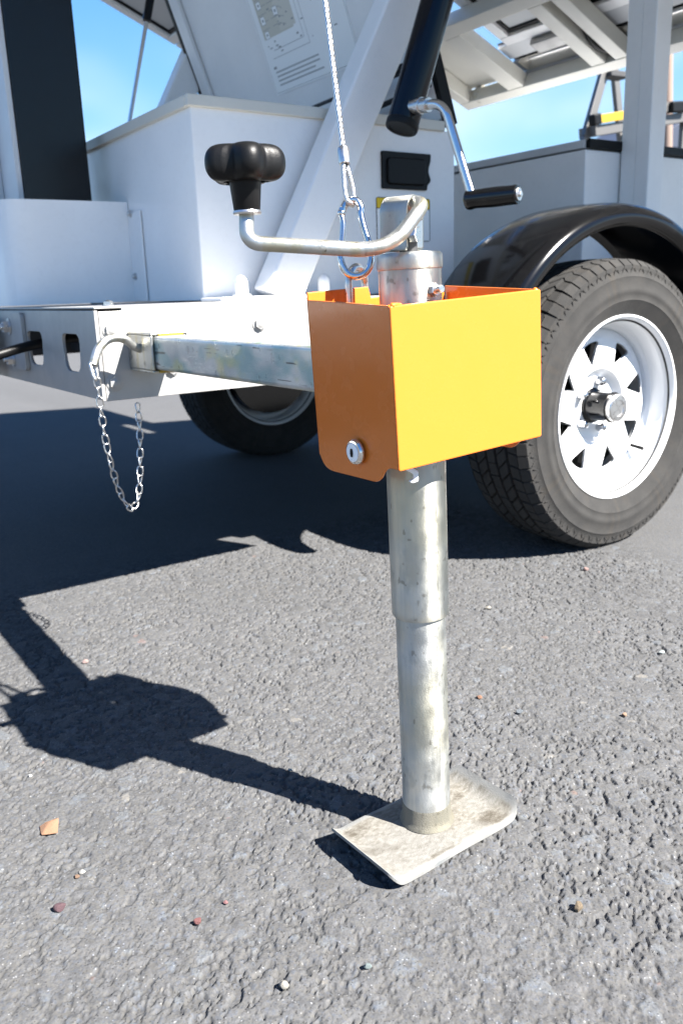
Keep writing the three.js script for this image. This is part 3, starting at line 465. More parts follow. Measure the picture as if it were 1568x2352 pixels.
// ---------------------------------------------------------------- outrigger: arm, drop-leg jack and foot
const JX = 0.537, JZ = -0.645;
{
  const J = thing('outrigger_jack', 'galvanised outrigger leg standing on the asphalt with a black knobbed crank on top', 'trailer jack', V(JX, 0, JZ));
  // square arm, stained with old tape and greenish residue
  const armCol = tex(512, 128, (u, v) => {
    const n = fbm(u * 18, v * 4, 201, 18, 4, 5), m = fbm(u * 6, v * 3, 207, 6, 3, 4), s = fbm(u * 8, v * 40, 211, 8, 40, 3);
    let c = mixc([0.60, 0.62, 0.63], [0.78, 0.785, 0.77], n * 1.4 - 0.2); c = mixc(c, [0.42, 0.56, 0.58], step(0.52, 0.68, m) * 0.6); c = mixc(c, [0.74, 0.70, 0.46], step(0.58, 0.74, fbm(u * 9 + 4, v * 3, 219, 9, 3, 4)) * 0.5);
    c = mixc(c, [0.82, 0.815, 0.78], step(0.6, 0.7, fbm(u * 5, v * 2, 223, 5, 2, 2)) * 0.6);
    return mixc(c, [0.25, 0.25, 0.24], step(0.68, 0.76, s) * step(0.5, 0.6, n) * 0.8);
  }, true);
  const arm = std({ map: rep(armCol, 0.5, 0.12), metalness: 0.55, roughness: 0.62, roughnessMap: rep(zincRough, 0.12), bumpMap: rep(fineBump, 0.07), bumpScale: 0.0002 });
  const a = rbox(0.5135, 0.5675, 0.4885, 0.5405, -1.5, JZ - 0.012, 0.006, 3); part('arm', [a], arm, J);
  part('clamp_shoe', rbox(0.518, 0.56, 0.4836, 0.4882, -1.262, -1.244, 0.001), M.yellow, J); part('clamp_shoe', rbox(0.52, 0.562, 0.5408, 0.5445, -1.262, -1.243, 0.001), M.yellow, J);
  const ANISO = Math.PI / 2;   // drawn along the tube
  const tubeCol = tex(512, 512, (u, v) => {
    const n = fbm(u * 4, v * 6, 231, 4, 6, 5), st = fbm(u * 70, v * 3, 237, 70, 3, 3), bl = fbm(u * 12, v * 12, 241, 12, 12, 5), y = fbm(u * 3, v * 3, 245, 3, 3, 3), sp = fbm(u * 45, v * 45, 249, 45, 45, 2);
    let c = mixc([0.74, 0.745, 0.73], [0.86, 0.86, 0.845], n * 1.6 - 0.3); c = mixc(c, [0.80, 0.765, 0.63], step(0.46, 0.74, y) * 0.4); c = mixc(c, [0.66, 0.685, 0.70], clamp(st * 1.6 - 0.4, 0, 1) * 0.25);
    c = mixc(c, [0.58, 0.60, 0.61], step(0.56, 0.72, bl) * step(0.4, 0.65, n) * 0.28); return mixc(c, [0.42, 0.40, 0.36], step(0.72, 0.82, sp) * step(0.5, 0.62, bl) * 0.35);
  }, true);
  const galv = std({ color: lin(0.78, 0.785, 0.79), map: rep(tubeCol, 0.19, 0.3), metalness: 1, roughness: 0.95, anisotropy: 0.6, anisotropyRotation: ANISO, roughnessMap: rep(zincRough, 0.12), bumpMap: rep(fineBump, 0.06), bumpScale: 0.00018 });
  const plated = std({ color: lin(0.80, 0.79, 0.76), map: rep(tubeCol, 0.19, 0.3), metalness: 1, roughness: 0.8, anisotropy: 0.75, anisotropyRotation: ANISO, roughnessMap: rep(zincRough, 0.12), bumpMap: rep(fineBump, 0.06), bumpScale: 0.0001 });
  const C = V(JX + 0.0063, 0, JZ + 0.0043), LEAN = V(-0.0175, 1, -0.012);
  part('outer_tube', lathe([[0.0272, 0.266], [0.0298, 0.264], [0.0306, 0.2665], [0.0304, 0.272], [0.0304, 0.618]], 72, C, LEAN), plated, J);
  part('inner_tube', lathe([[0.0262, 0.022], [0.0268, 0.03], [0.0268, 0.264]], 72, C, LEAN), galv, J);
  part('tube_collar', [lathe([[0.0269, 0.010], [0.0312, 0.0125], [0.0294, 0.0165], [0.0279, 0.020], [0.0276, 0.034], [0.0269, 0.036]], 64, C, LEAN)], std({ color: lin(0.25, 0.235, 0.20), map: rep(tubeCol, 0.19, 0.3), metalness: 0.5, roughness: 0.7, bumpMap: rep(fineBump, 0.05), bumpScale: 0.0004 }), J, { label: 'welded collar stained brown at the foot of the leg' });
  const cap = part('top_cap', [lathe([[0.0305, 0.617], [0.0313, 0.6175], [0.0318, 0.6195], [0.0318, 0.6275], [0.0313, 0.6305], [0.0295, 0.6325], [0.026, 0.6325], [0.0245, 0.631], [0, 0.631]], 72, C, LEAN)], plated, J);
  part('neck', [rod(V(JX - 0.0047, 0.6305, JZ - 0.004), V(JX - 0.005, 0.65, JZ - 0.004), 0.0085)], M.darkSteel, cap);
  { // set screw on the near right side of the tube
    const dir = V(0.06, 0.0, 1).normalize(), p = V(JX - 0.0018, 0.597, JZ + 0.0267); part('set_screw', [rod(p, p.clone().addScaledVector(V(0.07, 0.1, 1).normalize(), 0.006), 0.0062, 6), rod(p, p.clone().addScaledVector(V(0.07, 0.1, 1).normalize(), 0.013), 0.0038, 12)], M.bright, J); void dir;
  }
  // folded crank bracket: a hoop of sheet round the crank, legs running down to the spindle
  const bA = Wd(893, 478, 0.806), bB = Wd(943, 466, 0.792); const ba = bB.clone().sub(bA).setY(0).normalize(), bp = new THREE.Vector3().crossVectors(ba, AX.y).multiplyScalar(-1).normalize();
  {
    const s = new THREE.Shape(), r = 0.0165, hgt = 0.0315, t = 0.003;
    s.moveTo(-r, -hgt); s.lineTo(-r, 0); s.absarc(0, 0, r, Math.PI, 0, true); s.lineTo(r, -hgt); s.lineTo(r - t, -hgt); s.lineTo(r - t, 0); s.absarc(0, 0, r - t, 0, Math.PI, false); s.lineTo(-r + t, -hgt); s.closePath();
    const mid = Wd(922, 492, 0.801), O = mid.clone().addScaledVector(ba, -0.015), br = part('crank_bracket', [toCreasedNormals(plate(s, 0.030, O, bp, AX.y, 0.0008, 24), 0.5), rbox(-0.014, 0.014, -0.003, 0, -0.0165, 0.0165, 0.001).applyMatrix4(new THREE.Matrix4().makeBasis(ba, AX.y, bp.clone().negate()).setPosition(mid.x, mid.y - 0.031, mid.z))], plated, cap);
    part('bracket_flange', [plate(roundPoly([[-0.002, -0.032], [0.001, -0.032], [0.001, -0.006], [-0.002, -0.006]], 0.001), 0.014, mid.clone().addScaledVector(ba, 0.0155).addScaledVector(bp, 0.012), ba, AX.y)], M.bright, cap); void br;
    part('pivot_bolt', [rod(mid.clone().addScaledVector(ba, 0.016).add(V(0, -0.020, 0)).addScaledVector(bp, -0.010), mid.clone().addScaledVector(ba, 0.024).add(V(0, -0.020, 0)).addScaledVector(bp, -0.010), 0.0075, 6)], M.bright, cap);
  }
  const tail = Wd(905, 484, 0.806), nose = Wd(951, 464, 0.797), turn = Wd(972, 470, 0.774), e1 = Wd(893, 577, 0.752), e2 = Wd(566, 558, 0.745), up = Wd(566, 486, 0.745);
  part('crank_rod', [pipe(bentPath([tail, nose, turn, e1, e2, up], [0.012, 0.012, 0.034, 0.040]), 0.0066, 160, 20)], M.zinc, J);
  { // five-lobed knob on a tapered stem
    const k0 = Wd(568, 490, 0.745), k1 = Wd(563, 425, 0.745), ax = V(-0.01, 1, -0.005).normalize(), R = rng(12); void R;
    part('knob_washer', [lathe([[0, -0.001], [0.0122, -0.001], [0.0128, 0.0005], [0.0122, 0.0022], [0, 0.0022]], 32, k0, ax)], M.bright, J);
    const L = k0.distanceTo(k1) + 0.004;
    const knob = part('knob', (() => {
      const nu = 120, nv = 40, pos = [], ix = []; // lobed body: radius varies with angle, dome above, hollow below
      for (let j = 0; j <= nv; j++) for (let i = 0; i <= nu; i++) {
        const th = (i / nu) * Math.PI * 2, v = j / nv, c5 = Math.cos(5 * (th + 0.62)), lobe = 0.0322 + 0.0046 * (c5 > 0 ? Math.pow(c5, 0.7) : -Math.pow(-c5, 1.6) * 1.25);
        let r, y; if (v < 0.72) { const a = (v / 0.72) * Math.PI * 0.98 - Math.PI / 2 + 0.06; const ca = Math.cos(a), sa = Math.sin(a), e = 0.72; r = lobe * (0.52 + 0.48 * Math.sign(ca) * Math.pow(Math.abs(ca), e)); y = 0.0152 * Math.sign(sa) * Math.pow(Math.abs(sa), 0.9); if (a > 0) r = Math.max(r, 0); } else { const q = (v - 0.72) / 0.28; r = lobe * 0.52 * (1 - q); y = 0.0152 + 0.0012 * sm(q); }
        pos.push(r * Math.cos(th), y, r * Math.sin(th));
      }
      for (let j = 0; j < nv; j++) for (let i = 0; i < nu; i++) { const a = j * (nu + 1) + i; ix.push(a, a + nu + 1, a + 1, a + 1, a + nu + 1, a + nu + 2); }
      const g = new THREE.BufferGeometry(); g.setAttribute('position', new THREE.Float32BufferAttribute(pos, 3)); g.setIndex(ix); g.computeVertexNormals();
      g.applyQuaternion(new THREE.Quaternion().setFromUnitVectors(AX.y, ax)); const c = k0.clone().addScaledVector(ax, L + 0.0115); return g.translate(c.x, c.y, c.z);
    })(), M.matteBlack, J);
    part('knob_stem', [lathe([[0, 0.002], [0.0112, 0.002], [0.0118, 0.003], [0.0146, L + 0.001], [0.0165, L + 0.003], [0.017, L + 0.010], [0, L + 0.010]], 40, k0, ax)], M.matteBlack, knob);
  }
  { // pressed foot: dished sheet with turned-up ends and rolled edge
    const dirt = tex(512, 512, (u, v) => {
      const n = fbm(u * 6, v * 6, 261, 6, 6, 5), f = fbm(u * 45, v * 45, 265, 45, 45, 3), m = fbm(u * 3, v * 3, 269, 3, 3, 3);
      const ex = Math.min(u, 1 - u), ez = Math.min(v, 1 - v), k = step(0.03, 0.085, Math.min(ex * 1.8, ez) + 0.05 * (n - 0.5)); // soil lies on the dished middle, worn off the rim
      let c = mixc([0.42, 0.42, 0.412], [0.52, 0.52, 0.51], n); c = mixc(c, [0.30, 0.32, 0.335], step(0.56, 0.70, m) * 0.6);
      const s = mixc([0.385, 0.372, 0.345], [0.225, 0.203, 0.168], step(0.50, 0.74, n) * 0.8 + 1.1 * (f - 0.5)).map((q) => q * 1.06); return mixc(c, s, k * (0.6 + 0.4 * step(0.4, 0.6, m)));
    }, true);
    const mat = std({ map: dirt, roughness: 0.8, metalness: 0.15, bumpMap: rep(fineBump, 0.3), bumpScale: 0.0005 });
    const nx = 60, nz = 36, hx = 0.0975, hz = 0.0565, pos = [], uv = [], ix = [], rc = 0.014;
    const top = (x, z) => { const e = Math.max(0, (Math.abs(x) - 0.076) / 0.0215); return 0.0095 + 0.0140 * e * e - 0.0018 * Math.pow(clamp((Math.abs(z) - 0.047) / 0.0095, 0, 1), 2) + 0.0006 * Math.sin(x * 60 + z * 30); };
    for (const s of [0, 1]) for (let j = 0; j <= nz; j++) for (let i = 0; i <= nx; i++) {
      let x = lerp(-hx, hx, i / nx), z = lerp(-hz, hz, j / nz); const cx = Math.abs(x) - (hx - rc), cz = Math.abs(z) - (hz - rc);
      if (cx > 0 && cz > 0) { const m = Math.max(cx, cz), l = Math.hypot(cx, cz); x = Math.sign(x) * (hx - rc + cx * m / l); z = Math.sign(z) * (hz - rc + cz * m / l); }
      pos.push(x, top(x, z) - s * 0.004, z); uv.push(i / nx, j / nz);
    }
    const A = (s, i, j) => s * (nx + 1) * (nz + 1) + j * (nx + 1) + i;
    for (let j = 0; j < nz; j++) for (let i = 0; i < nx; i++) { ix.push(A(0, i, j), A(0, i, j + 1), A(0, i + 1, j), A(0, i + 1, j), A(0, i, j + 1), A(0, i + 1, j + 1)); ix.push(A(1, i, j), A(1, i + 1, j), A(1, i, j + 1), A(1, i + 1, j), A(1, i + 1, j + 1), A(1, i, j + 1)); }
    for (let i = 0; i < nx; i++) for (const [j, f] of [[0, 0], [nz, 1]]) { const q = [A(0, i, j), A(0, i + 1, j), A(1, i, j), A(1, i + 1, j)]; f ? ix.push(q[0], q[2], q[1], q[1], q[2], q[3]) : ix.push(q[0], q[1], q[2], q[1], q[3], q[2]); }
    for (let j = 0; j < nz; j++) for (const [i, f] of [[0, 1], [nx, 0]]) { const q = [A(0, i, j), A(0, i, j + 1), A(1, i, j), A(1, i, j + 1)]; f ? ix.push(q[0], q[2], q[1], q[1], q[2], q[3]) : ix.push(q[0], q[1], q[2], q[1], q[3], q[2]); }
    let g = new THREE.BufferGeometry(); g.setAttribute('position', new THREE.Float32BufferAttribute(pos, 3)); g.setAttribute('uv', new THREE.Float32BufferAttribute(uv, 2)); g.setIndex(ix); g = toCreasedNormals(g, 0.7); g.userData.keepUV = true;
    g.rotateY(0.03).rotateZ(0.012).translate(0.5355, 0.0025, -0.634); part('foot_plate', g, mat, J, { label: 'pale dusty foot plate with turned-up ends' });
  }
  // small pale hook plate under the guard
  part('hook_tab', [plate(roundPoly([[0, 0], [0.010, 0], [0.010, -0.008], [0.016, -0.012], [0.016, -0.022], [0.010, -0.024], [0.006, -0.021], [0.011, -0.0195], [0.011, -0.0145], [0.003, -0.010], [0, -0.006]], 0.0018), 0.003, V(0.492, 0.442, -0.6145), V(0.8, 0, 0.6), AX.y)], M.white, J);
}
// ---------------------------------------------------------------- orange guard box locked over the jack head
{
  const G = thing('jack_guard', 'orange sheet-steel guard box with a round key lock around the jack', 'lock box', V(0.56, 0.44, -0.655));
  const rot = new THREE.Matrix4().makeTranslation(0.5595, 0.5155, 0).multiply(new THREE.Matrix4().makeRotationZ(THREE.MathUtils.degToRad(2.9))).multiply(new THREE.Matrix4().makeTranslation(-0.5595, -0.5155, 0));
  const R = (g) => g.applyMatrix4(rot), x0 = 0.466, x1 = 0.653, y0 = 0.441, y1 = 0.590, zf = -0.590, zb = -0.729, t = 0.003;
  part('front_panel', R(plate(roundPoly([[x0, y0], [x1 + 0.003, y0], [x1 + 0.003, y1], [x0, y1]], 0.003), t, V(0, 0, zf - t), AX.x, AX.y, 0.0012)), M.orange, G);
  // side panels: in (-z, y); a rounded tongue hangs below the box
  const side = roundPoly([[0.5935, y1], [0.5935, y0], [0.614, y0], [0.626, 0.4235], [-zb, 0.4225], [-zb, y1 + 0.0065]], [0.001, 0.001, 0.012, 0.016, 0.026, 0.001]);
  const sl = part('side_panel', R(plate(side, t, V(x0 + t, 0, 0), V(0, 0, -1), AX.y, 0.001)), M.orange, G);
  part('side_panel', R(plate(side, t, V(x1, 0, 0), V(0, 0, -1), AX.y, 0.001)), M.orange, G);
  part('back_panel', [R(plate(poly([[x0 + t, 0.536], [x1 - t, 0.536], [x1 - t, y1], [0.655 - 0.019, y1], [0.632, y1 + 0.011], [0.626, y1 + 0.011], [0.622, y1 + 0.002], [0.548, y1 + 0.002], [0.545, y1 + 0.0135], [x0 + t, y1 + 0.0135]]), t, V(0, 0, zb), AX.x, AX.y, 0.001)), R(rbox(x0 + t, 0.5155, 0.437, 0.5358, zb, zb + t, 0.001)), R(rbox(0.5655, x1 - t, 0.437, 0.5358, zb, zb + t, 0.001)), R(rbox(0.5155, 0.5655, 0.437, 0.484, zb, zb + t, 0.001))], M.orange, G);
  part('top_flange', [R(rbox(0.5, x1 - 0.012, y1 - 0.0035, y1 - 0.001, zf - 0.016, zf - t - 0.0005, 0.001))], M.orange, G);
  part('weld_bead', [ballAt(V(0.4665, 0.5855, zf - 0.002), 0.0025), R(pipe(new THREE.CatmullRomCurve3([V(x0 + 0.001, y1 - 0.001, zf - 0.004), V(x0 + 0.006, y1 + 0.0005, zf - 0.002), V(x0 + 0.014, y1 - 0.0002, zf - 0.003)]), 0.0018, 16, 8)), R(ballAt(V(x1 - 0.001, y1 - 0.001, zf - 0.004), 0.0028)), R(ballAt(V(x1 - 0.001, y0 + 0.001, zf - 0.004), 0.0026))], M.orange, G);
  { // key lock on the left panel
    const c = V(x0 - 0.0001, 0.451, -0.656).applyMatrix4(rot), n = V(-1, -0.05, 0).normalize();
    const lk = part('lock_cylinder', [lathe([[0, 0], [0.0128, 0], [0.0128, 0.002], [0.0115, 0.0042], [0.0098, 0.0046], [0.0096, 0.0040], [0, 0.0040]], 48, c, n)], M.chrome, sl.parent);
    part('lock_core', [lathe([[0, 0.0041], [0.0094, 0.0041], [0.0094, 0.0052], [0.009, 0.0056], [0, 0.0056]], 40, c, n)], M.white, lk);
    const ks = roundPoly([[-0.0016, 0.004], [-0.0022, 0.0014], [-0.0022, -0.001], [-0.0012, -0.0042], [0.0012, -0.0042], [0.0018, -0.001], [0.0018, 0.0014], [0.0012, 0.004]], 0.0006);
    part('keyhole', plate(ks, 0.0006, c.clone().addScaledVector(n, 0.0056), V(0, 0, 1).negate().multiplyScalar(-1), AX.y, 0).translate(-0.0002, 0, 0), M.matteBlack, lk);
  }
  { // welded eye at the back edge, carrying the snap hook
    const c = V(0.525, 0.6, -0.7245), ang = 0.5; const path = bentPath([V(-0.0195, -0.02, 0), V(-0.0195, 0.012, 0), V(-0.008, 0.0225, 0), V(0.008, 0.0225, 0), V(0.0195, 0.012, 0), V(0.0195, -0.02, 0)].map((p) => p.applyAxisAngle(AX.y, ang).add(c)), 0.011);
    part('eye', pipe(path, 0.0039, 70, 16), M.bright, G, { label: 'bright welded steel eye at the back edge' });
  }
}
// ---------------------------------------------------------------- snap hook and wire rope
{
  const w = 0.84, Q = (x, y, o = 0) => Wd(x, y, w + o);
  const H = thing('carabiner', 'polished steel snap hook hanging from the wire rope in the orange box eye', 'carabiner', Q(815, 560));
  const pts = [[788, 478], [800, 462], [818, 461], [828, 476], [828, 492], [834, 520], [848, 566], [852, 598], [843, 622], [824, 634], [804, 632], [790, 618], [782, 594], [783, 560]];
  part('hook_body', pipe(new THREE.CatmullRomCurve3(pts.map(([x, y]) => Q(x, y)), false, 'catmullrom', 0.5), 0.0036, 160, 18), M.chrome, H);
  part('gate', [pipe(new THREE.CatmullRomCurve3([[782, 492], [787, 508], [787, 540], [784, 570]].map(([x, y]) => Q(x, y))), 0.0031, 40, 16), ballAt(Q(784, 490), 0.0042), rod(Q(788, 478), Q(783, 494), 0.0037), rod(Q(783.5, 555), Q(783, 566), 0.0041)], M.chrome, H);
  const C = thing('wire_rope', 'twisted steel wire rope with a crimped loop running up out of view', 'wire rope', Q(788, 350));
  const strands = (A, B, r, n, turn, seg) => { // a laid rope: strands wound round a core
    const out = [], c = A.isVector3 ? new THREE.LineCurve3(A, B) : A, L = c.getLength(), fr = c.computeFrenetFrames ? c.computeFrenetFrames(seg, false) : null;
    for (let s = 0; s < n; s++) { const p = []; for (let i = 0; i <= seg; i++) { const t = i / seg, a = (t * L / turn + s / n) * Math.PI * 2, q = c.getPointAt(t); q.addScaledVector(fr.normals[i], Math.cos(a) * r * 0.62).addScaledVector(fr.binormals[i], Math.sin(a) * r * 0.62); p.push(q); } out.push(pipe(new THREE.CatmullRomCurve3(p), r * 0.42, seg, 6)); }
    return out;
  };
  const top = Wd(747, 0, 0.875), fer = Q(788, 345), dirUp = top.clone().sub(fer);
  part('rope', strands(fer, fer.clone().addScaledVector(dirUp, 3.2), 0.0032, 4, 0.026, 420), M.bright, C);
  part('ferrule', [lathe([[0.0034, -0.0095], [0.0052, -0.009], [0.0058, -0.007], [0.0058, 0.0075], [0.0052, 0.0092], [0.0034, 0.0095]], 24, Q(789.5, 359), dirUp)], M.bright, C);
  const loop = new THREE.CatmullRomCurve3([Q(788, 376, -0.002), Q(789, 410, -0.003), Q(793, 445, -0.005), Q(801, 466, -0.006), Q(811, 470, 0.004), Q(811, 445, 0.006), Q(804, 410, 0.004), Q(793, 376, 0.002)]);
  part('loop', strands(loop, null, 0.0025, 5, 0.02, 120), M.bright, C);
}
// ---------------------------------------------------------------- bent hitch pin on its chain
{
  const H = thing('hitch_pin', 'bent zinc-plated pin through the receiver sleeve, hanging on a thin chain', 'hitch pin', V(0.508, 0.43, -1.297));
  const hub = V(0.506, 0.519, -1.297), p = (x, y, z) => P(x, y, 'z', z);
  part('pin', pipe(bentPath([V(0.56, 0.519, -1.297), hub, p(283, 775, -1.29), p(248, 776, -1.282), p(224, 803, -1.272), p(215, 838, -1.268)], [0.012, 0.03, 0.03, 0.02]), 0.0068, 100, 18), M.zinc, H);
  const a = p(214, 832, -1.268); part('clip', pipe(new THREE.CatmullRomCurve3([p(209, 833, -1.268), p(212, 852, -1.262), p(220, 872, -1.258), p(224, 866, -1.262), p(222, 846, -1.27), p(219, 833, -1.268)], true), 0.0026, 60, 10, true), M.bright, H); void a;
  const way = new THREE.CatmullRomCurve3([p(223, 868, -1.262), p(227, 900, -1.265), p(233, 945, -1.268), p(243, 1010, -1.275), p(256, 1065, -1.28), p(270, 1115, -1.29), p(285, 1148, -1.30), p(302, 1167, -1.31), p(316, 1148, -1.322), p(321, 1110, -1.328), p(322, 1050, -1.333), p(321, 985, -1.337), p(316, 926, -1.340)]);
  const L = way.getLength(), pitch = 0.0152, n = Math.round(L / pitch), lk = (() => { // one wire link, long axis y
    const s = 0.0048, h = 0.0078; const pts = []; for (let i = 0; i < 28; i++) { const t = (i / 28) * Math.PI * 2, y = Math.sin(t), x = Math.cos(t); pts.push(V(Math.sign(x) * Math.pow(Math.abs(x), 0.6) * s, Math.sign(y) * Math.pow(Math.abs(y), 0.75) * h, 0.0012 * Math.sin(2 * t))); }
    return pipe(new THREE.CatmullRomCurve3(pts, true), 0.00125, 44, 7, true);
  })();
  const R = rng(31), geo = prep(lk);
  for (let i = 0; i < n; i++) {
    const t = (i + 0.5) / n, q = way.getPointAt(t), d = way.getTangentAt(t), m = new THREE.Mesh(geo, M.bright); m.name = 'chain_link'; m.castShadow = m.receiveShadow = true;
    m.quaternion.setFromUnitVectors(AX.y, d).multiply(new THREE.Quaternion().setFromAxisAngle(AX.y, (i % 2 ? 1.35 : -0.15) + 0.5 * (R() - 0.5) - YAW)); m.position.copy(q).sub(H.position); H.add(m);
  }
}
// ---------------------------------------------------------------- beyond the trailer: ladder, column, shed
{
  const z = -3.4, c = (x, y, zz = z) => P(1309.5 + 0.16476 * x, 114.8 + 0.16476 * y, 'z', zz), Lb = c(0, 1200);
  const L = thing('step_ladder', 'aluminium step ladder with a yellow-faced tray standing behind the trailer', 'ladder', V(c(200, 1200).x, 0, z));
  const ext = (a, b, k) => b.clone().lerp(a, -k), rail = (a, b, w, d = 0.03) => bar(a, b, d, w, AX.x, 0.004);
  const t1 = c(500, 180), b1 = ext(c(395, 430), c(205, 1220), 2.4), t2 = c(600, 180, z - 0.14), b2 = ext(c(660, 430, z - 0.14), c(705, 1280, z - 0.14), 2.4); void Lb;
  b1.y = Math.max(b1.y, 0); b2.y = Math.max(b2.y, 0);
  part('front_rail', [rail(t1, c(205, 1220), 0.055)], M.lad, L); part('front_leg', [rail(c(205, 1220), V(c(205, 1220).x - 0.42, 0, z), 0.055)], M.lad, L);
  part('back_rail', [rail(t2, c(705, 1280, z - 0.14), 0.05), rail(c(705, 1280, z - 0.14), V(c(705, 1280, z - 0.14).x + 0.25, 0, z - 0.2), 0.05)], M.lad, L);
  part('top_cap', [bar(c(470, 340), c(745, 372), 0.1, 0.03, AX.y)], M.darkSteel, L);
  part('tray', [bar(c(230, 1150), c(1640, 930), 0.12, 0.055, AX.y)], M.lad, L);
  part('tray_front', [bar(c(395, 965, z + 0.07), c(770, 905, z + 0.07), 0.02, 0.046, AX.y)], M.yellow, L); part('tray_front', [bar(c(770, 870, z + 0.06), c(1390, 795, z + 0.06), 0.02, 0.05, AX.y)], M.lad, L);
  part('bracket', [bar(c(290, 985, z + 0.075), c(392, 960, z + 0.075), 0.05, 0.06, AX.y, 0.01)], M.matteBlack, L); part('bracket', [bar(c(1380, 800, z + 0.075), c(1600, 790, z + 0.075), 0.05, 0.062, AX.y, 0.01)], M.matteBlack, L);
  part('far_leg', [rail(c(1570, 900), c(1535, 1400), 0.03), rail(c(1535, 1400), V(c(1535, 1400).x - 0.1, 0, z), 0.03)], M.lad, L);
}
{
  const z = -7, a = P(1531, 120, 'z', z), b = P(1529, 345, 'z', z), dir = a.clone().sub(b), k = b.y / dir.y, base = b.clone().addScaledVector(dir, -k), top = a.clone().addScaledVector(dir, 0.4), H = top.distanceTo(base);
  const C = thing('column', 'pale pink round column rising behind the white post', 'column', base);
  part('shaft', lathe([[0.12, 0], [0.12, 0.1], [0.075, 0.12], [0.072, H * 0.75], [0.066, H], [0, H]], 32, base, dir), std({ color: lin(0.20, 0.145, 0.118), roughness: 0.8, map: rep(dust, 0.8) }), C);
}
{
  const z = -13, a = P(1538, 338, 'z', z), S = thing('shed', 'small pale shed with a dark blue pitched roof far behind the ladder', 'shed', V(a.x + 1.2, 0, z - 1));
  const x0 = a.x - 0.3, x1 = a.x + 3.2, y = a.y; part('wall', [rbox(x0, x1, 0, y, z - 2.5, z, 0.02)], std({ color: lin(0.45, 0.48, 0.55), roughness: 0.8 }), S);
  part('roof', [plate(poly([[x0 - 0.1, y + 0.0], [x1 + 0.1, y], [x1 + 0.1, y + 0.1], [x0 + 1.6, y + 0.95], [x0 - 0.1, y + 0.28]]), 2.6, V(0, 0, z - 2.55), AX.x, AX.y, 0.01)], std({ color: lin(0.02, 0.028, 0.05), roughness: 0.6 }), S);
}
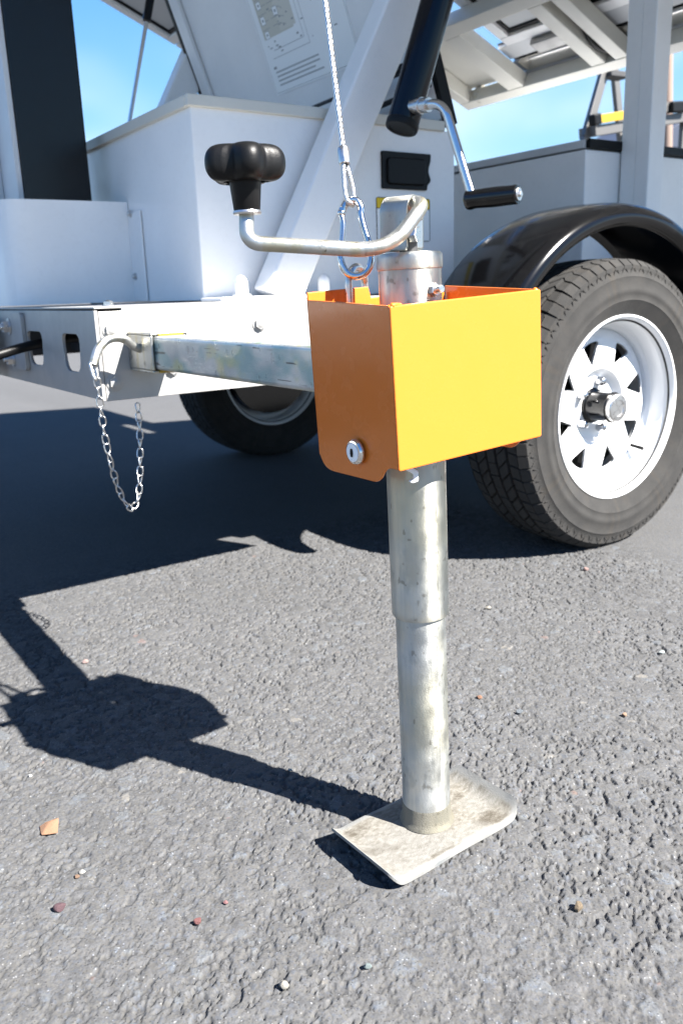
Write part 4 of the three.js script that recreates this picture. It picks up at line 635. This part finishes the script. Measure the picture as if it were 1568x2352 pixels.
// ---------------------------------------------------------------- loose stones and a leaf on the asphalt
{
  const stone = (px, py, wpx, hpx, col, label, seed) => {
    const p = P(px, py + hpx * 0.35, 'y', 0), s = p.distanceTo(CAM) / F * 0.5, R = rng(seed), g = new THREE.IcosahedronGeometry(1, 3), q = g.attributes.position, v = new THREE.Vector3(), pl = [];
    wpx *= 0.88; hpx *= 0.88; for (let i = 0; i < 13; i++) pl.push([V(R() - 0.5, R() - 0.5, R() - 0.5).normalize(), 0.58 + 0.3 * R()]);
    for (let i = 0; i < q.count; i++) { v.fromBufferAttribute(q, i); for (const [n, d] of pl) { const e = v.dot(n) - d; if (e > 0) v.addScaledVector(n, -e * 0.9); } q.setXYZ(i, v.x, v.y, v.z); }
    let gg = mergeVertices(g.deleteAttribute('normal').deleteAttribute('uv')); gg = toCreasedNormals(gg, 0.3);
    gg.scale(wpx * s, Math.min(hpx, wpx) * s * 0.92, Math.min(wpx, hpx) * s); gg.rotateY(R() * 0.8 - YAW - 0.4).translate(p.x, Math.min(hpx, wpx) * s * 0.6, p.z);
    const t = thing('pebble', label, 'pebble', p); part('stone', gg, std({ color: lin(...col.map((q) => q * 0.34)), roughness: 0.85, bumpMap: rep(fineBump, 0.02), bumpScale: 0.0004 }), t);
  };
  stone(138, 2080, 29, 25, [0.16, 0.085, 0.10], 'dull purple round pebble at lower left of the asphalt', 1);
  stone(1328, 2080, 26, 26, [0.34, 0.26, 0.17], 'tan angular pebble right of the foot plate', 2);
  stone(455, 2113, 22, 18, [0.26, 0.10, 0.095], 'dark red pebble in front of the foot plate, nearest of the reds', 3);
  stone(190, 2001, 16, 13, [0.62, 0.61, 0.58], 'white pebble just below the tan leaf fragment', 4);
  stone(178, 2012, 13, 13, [0.32, 0.20, 0.13], 'small brown pebble touching the white one below the leaf', 5);
  stone(519, 2072, 13, 11, [0.42, 0.20, 0.20], 'small pink pebble behind the dark red one', 6);
  stone(653, 2258, 24, 24, [0.50, 0.47, 0.41], 'pale cream pebble at the bottom edge beneath the foot plate', 7);
  stone(1344, 1306, 17, 13, [0.48, 0.31, 0.28], 'pinkish pebble lying just in front of the near tyre', 9);
  stone(197, 1518, 17, 13, [0.50, 0.36, 0.33], 'pale pink pebble beside the slanting arm shadow', 10);
  stone(1192, 1632, 20, 14, [0.20, 0.23, 0.26], 'dark bluish pebble right of the leg', 11);
  stone(1100, 1600, 15, 12, [0.44, 0.23, 0.14], 'rust-orange pebble right of the leg', 12);
  stone(1432, 1640, 13, 13, [0.50, 0.32, 0.21], 'apricot pebble near the right edge', 13);
  stone(843, 2218, 22, 15, [0.26, 0.32, 0.32], 'greenish grey pebble near the bottom edge', 15);
  stone(1120, 1395, 18, 10, [0.56, 0.52, 0.44], 'flat cream pebble right of the lower leg joint', 16);
  stone(1518, 1302 + 195, 16, 11, [0.50, 0.56, 0.56], 'pale greenish flake near the right edge', 17);
  stone(667, 1767, 14, 10, [0.55, 0.57, 0.55], 'pale grey flake in the sun beside the leg shadow', 19);
  stone(70, 1781, 10, 10, [0.66, 0.66, 0.64], 'small white pebble at the left edge above the leaf', 21);
  // dry leaf scrap: thin, curled
  const q = [P(92, 1898, 'y', 0.002), P(96, 1918, 'y', 0.002), P(133, 1913, 'y', 0.004), P(135, 1878, 'y', 0.012), P(128, 1880, 'y', 0.009), P(104, 1889, 'y', 0.006)], c = q.reduce((a, b) => a.add(b), V(0, 0, 0)).divideScalar(6);
  const Lf = thing('leaf', 'tan dry leaf scrap curled on the asphalt', 'leaf', c.clone().setY(0)), pos = [], ctr = c.clone().setY(c.y + 0.0035);
  const ring = []; for (let i = 0; i < 6; i++) { const a = q[i], b = q[(i + 1) % 6]; for (let k = 0; k < 4; k++) { const p = a.clone().lerp(b, k / 4); p.addScaledVector(p.clone().sub(c).setY(0), 0.06 * (hash(i, k, 5) - 0.5)); ring.push(p); } }
  const inn = ring.map((p, i) => p.clone().lerp(ctr, 0.5).setY(lerp(p.y, ctr.y, 0.5) + 0.0012 * (hash(i, 3, 8) - 0.3)));
  for (const dy of [0, -0.0005]) ring.forEach((p, i) => { const n = ring[(i + 1) % 24], a = inn[i], b = inn[(i + 1) % 24]; for (const v of [p, n, a, a, n, b, a, b, ctr]) pos.push(v.x, v.y + dy, v.z); });
  const g = new THREE.BufferGeometry(); g.setAttribute('position', new THREE.Float32BufferAttribute(pos, 3)); let gg = mergeVertices(g); gg = toCreasedNormals(gg, 0.8);
  part('blade', gg, std({ color: lin(0.19, 0.105, 0.06), roughness: 0.75, transmission: 0, side: THREE.DoubleSide, bumpMap: rep(fineBump, 0.03), bumpScale: 0.0003 }), Lf);
}
renderer.render(scene, camera);
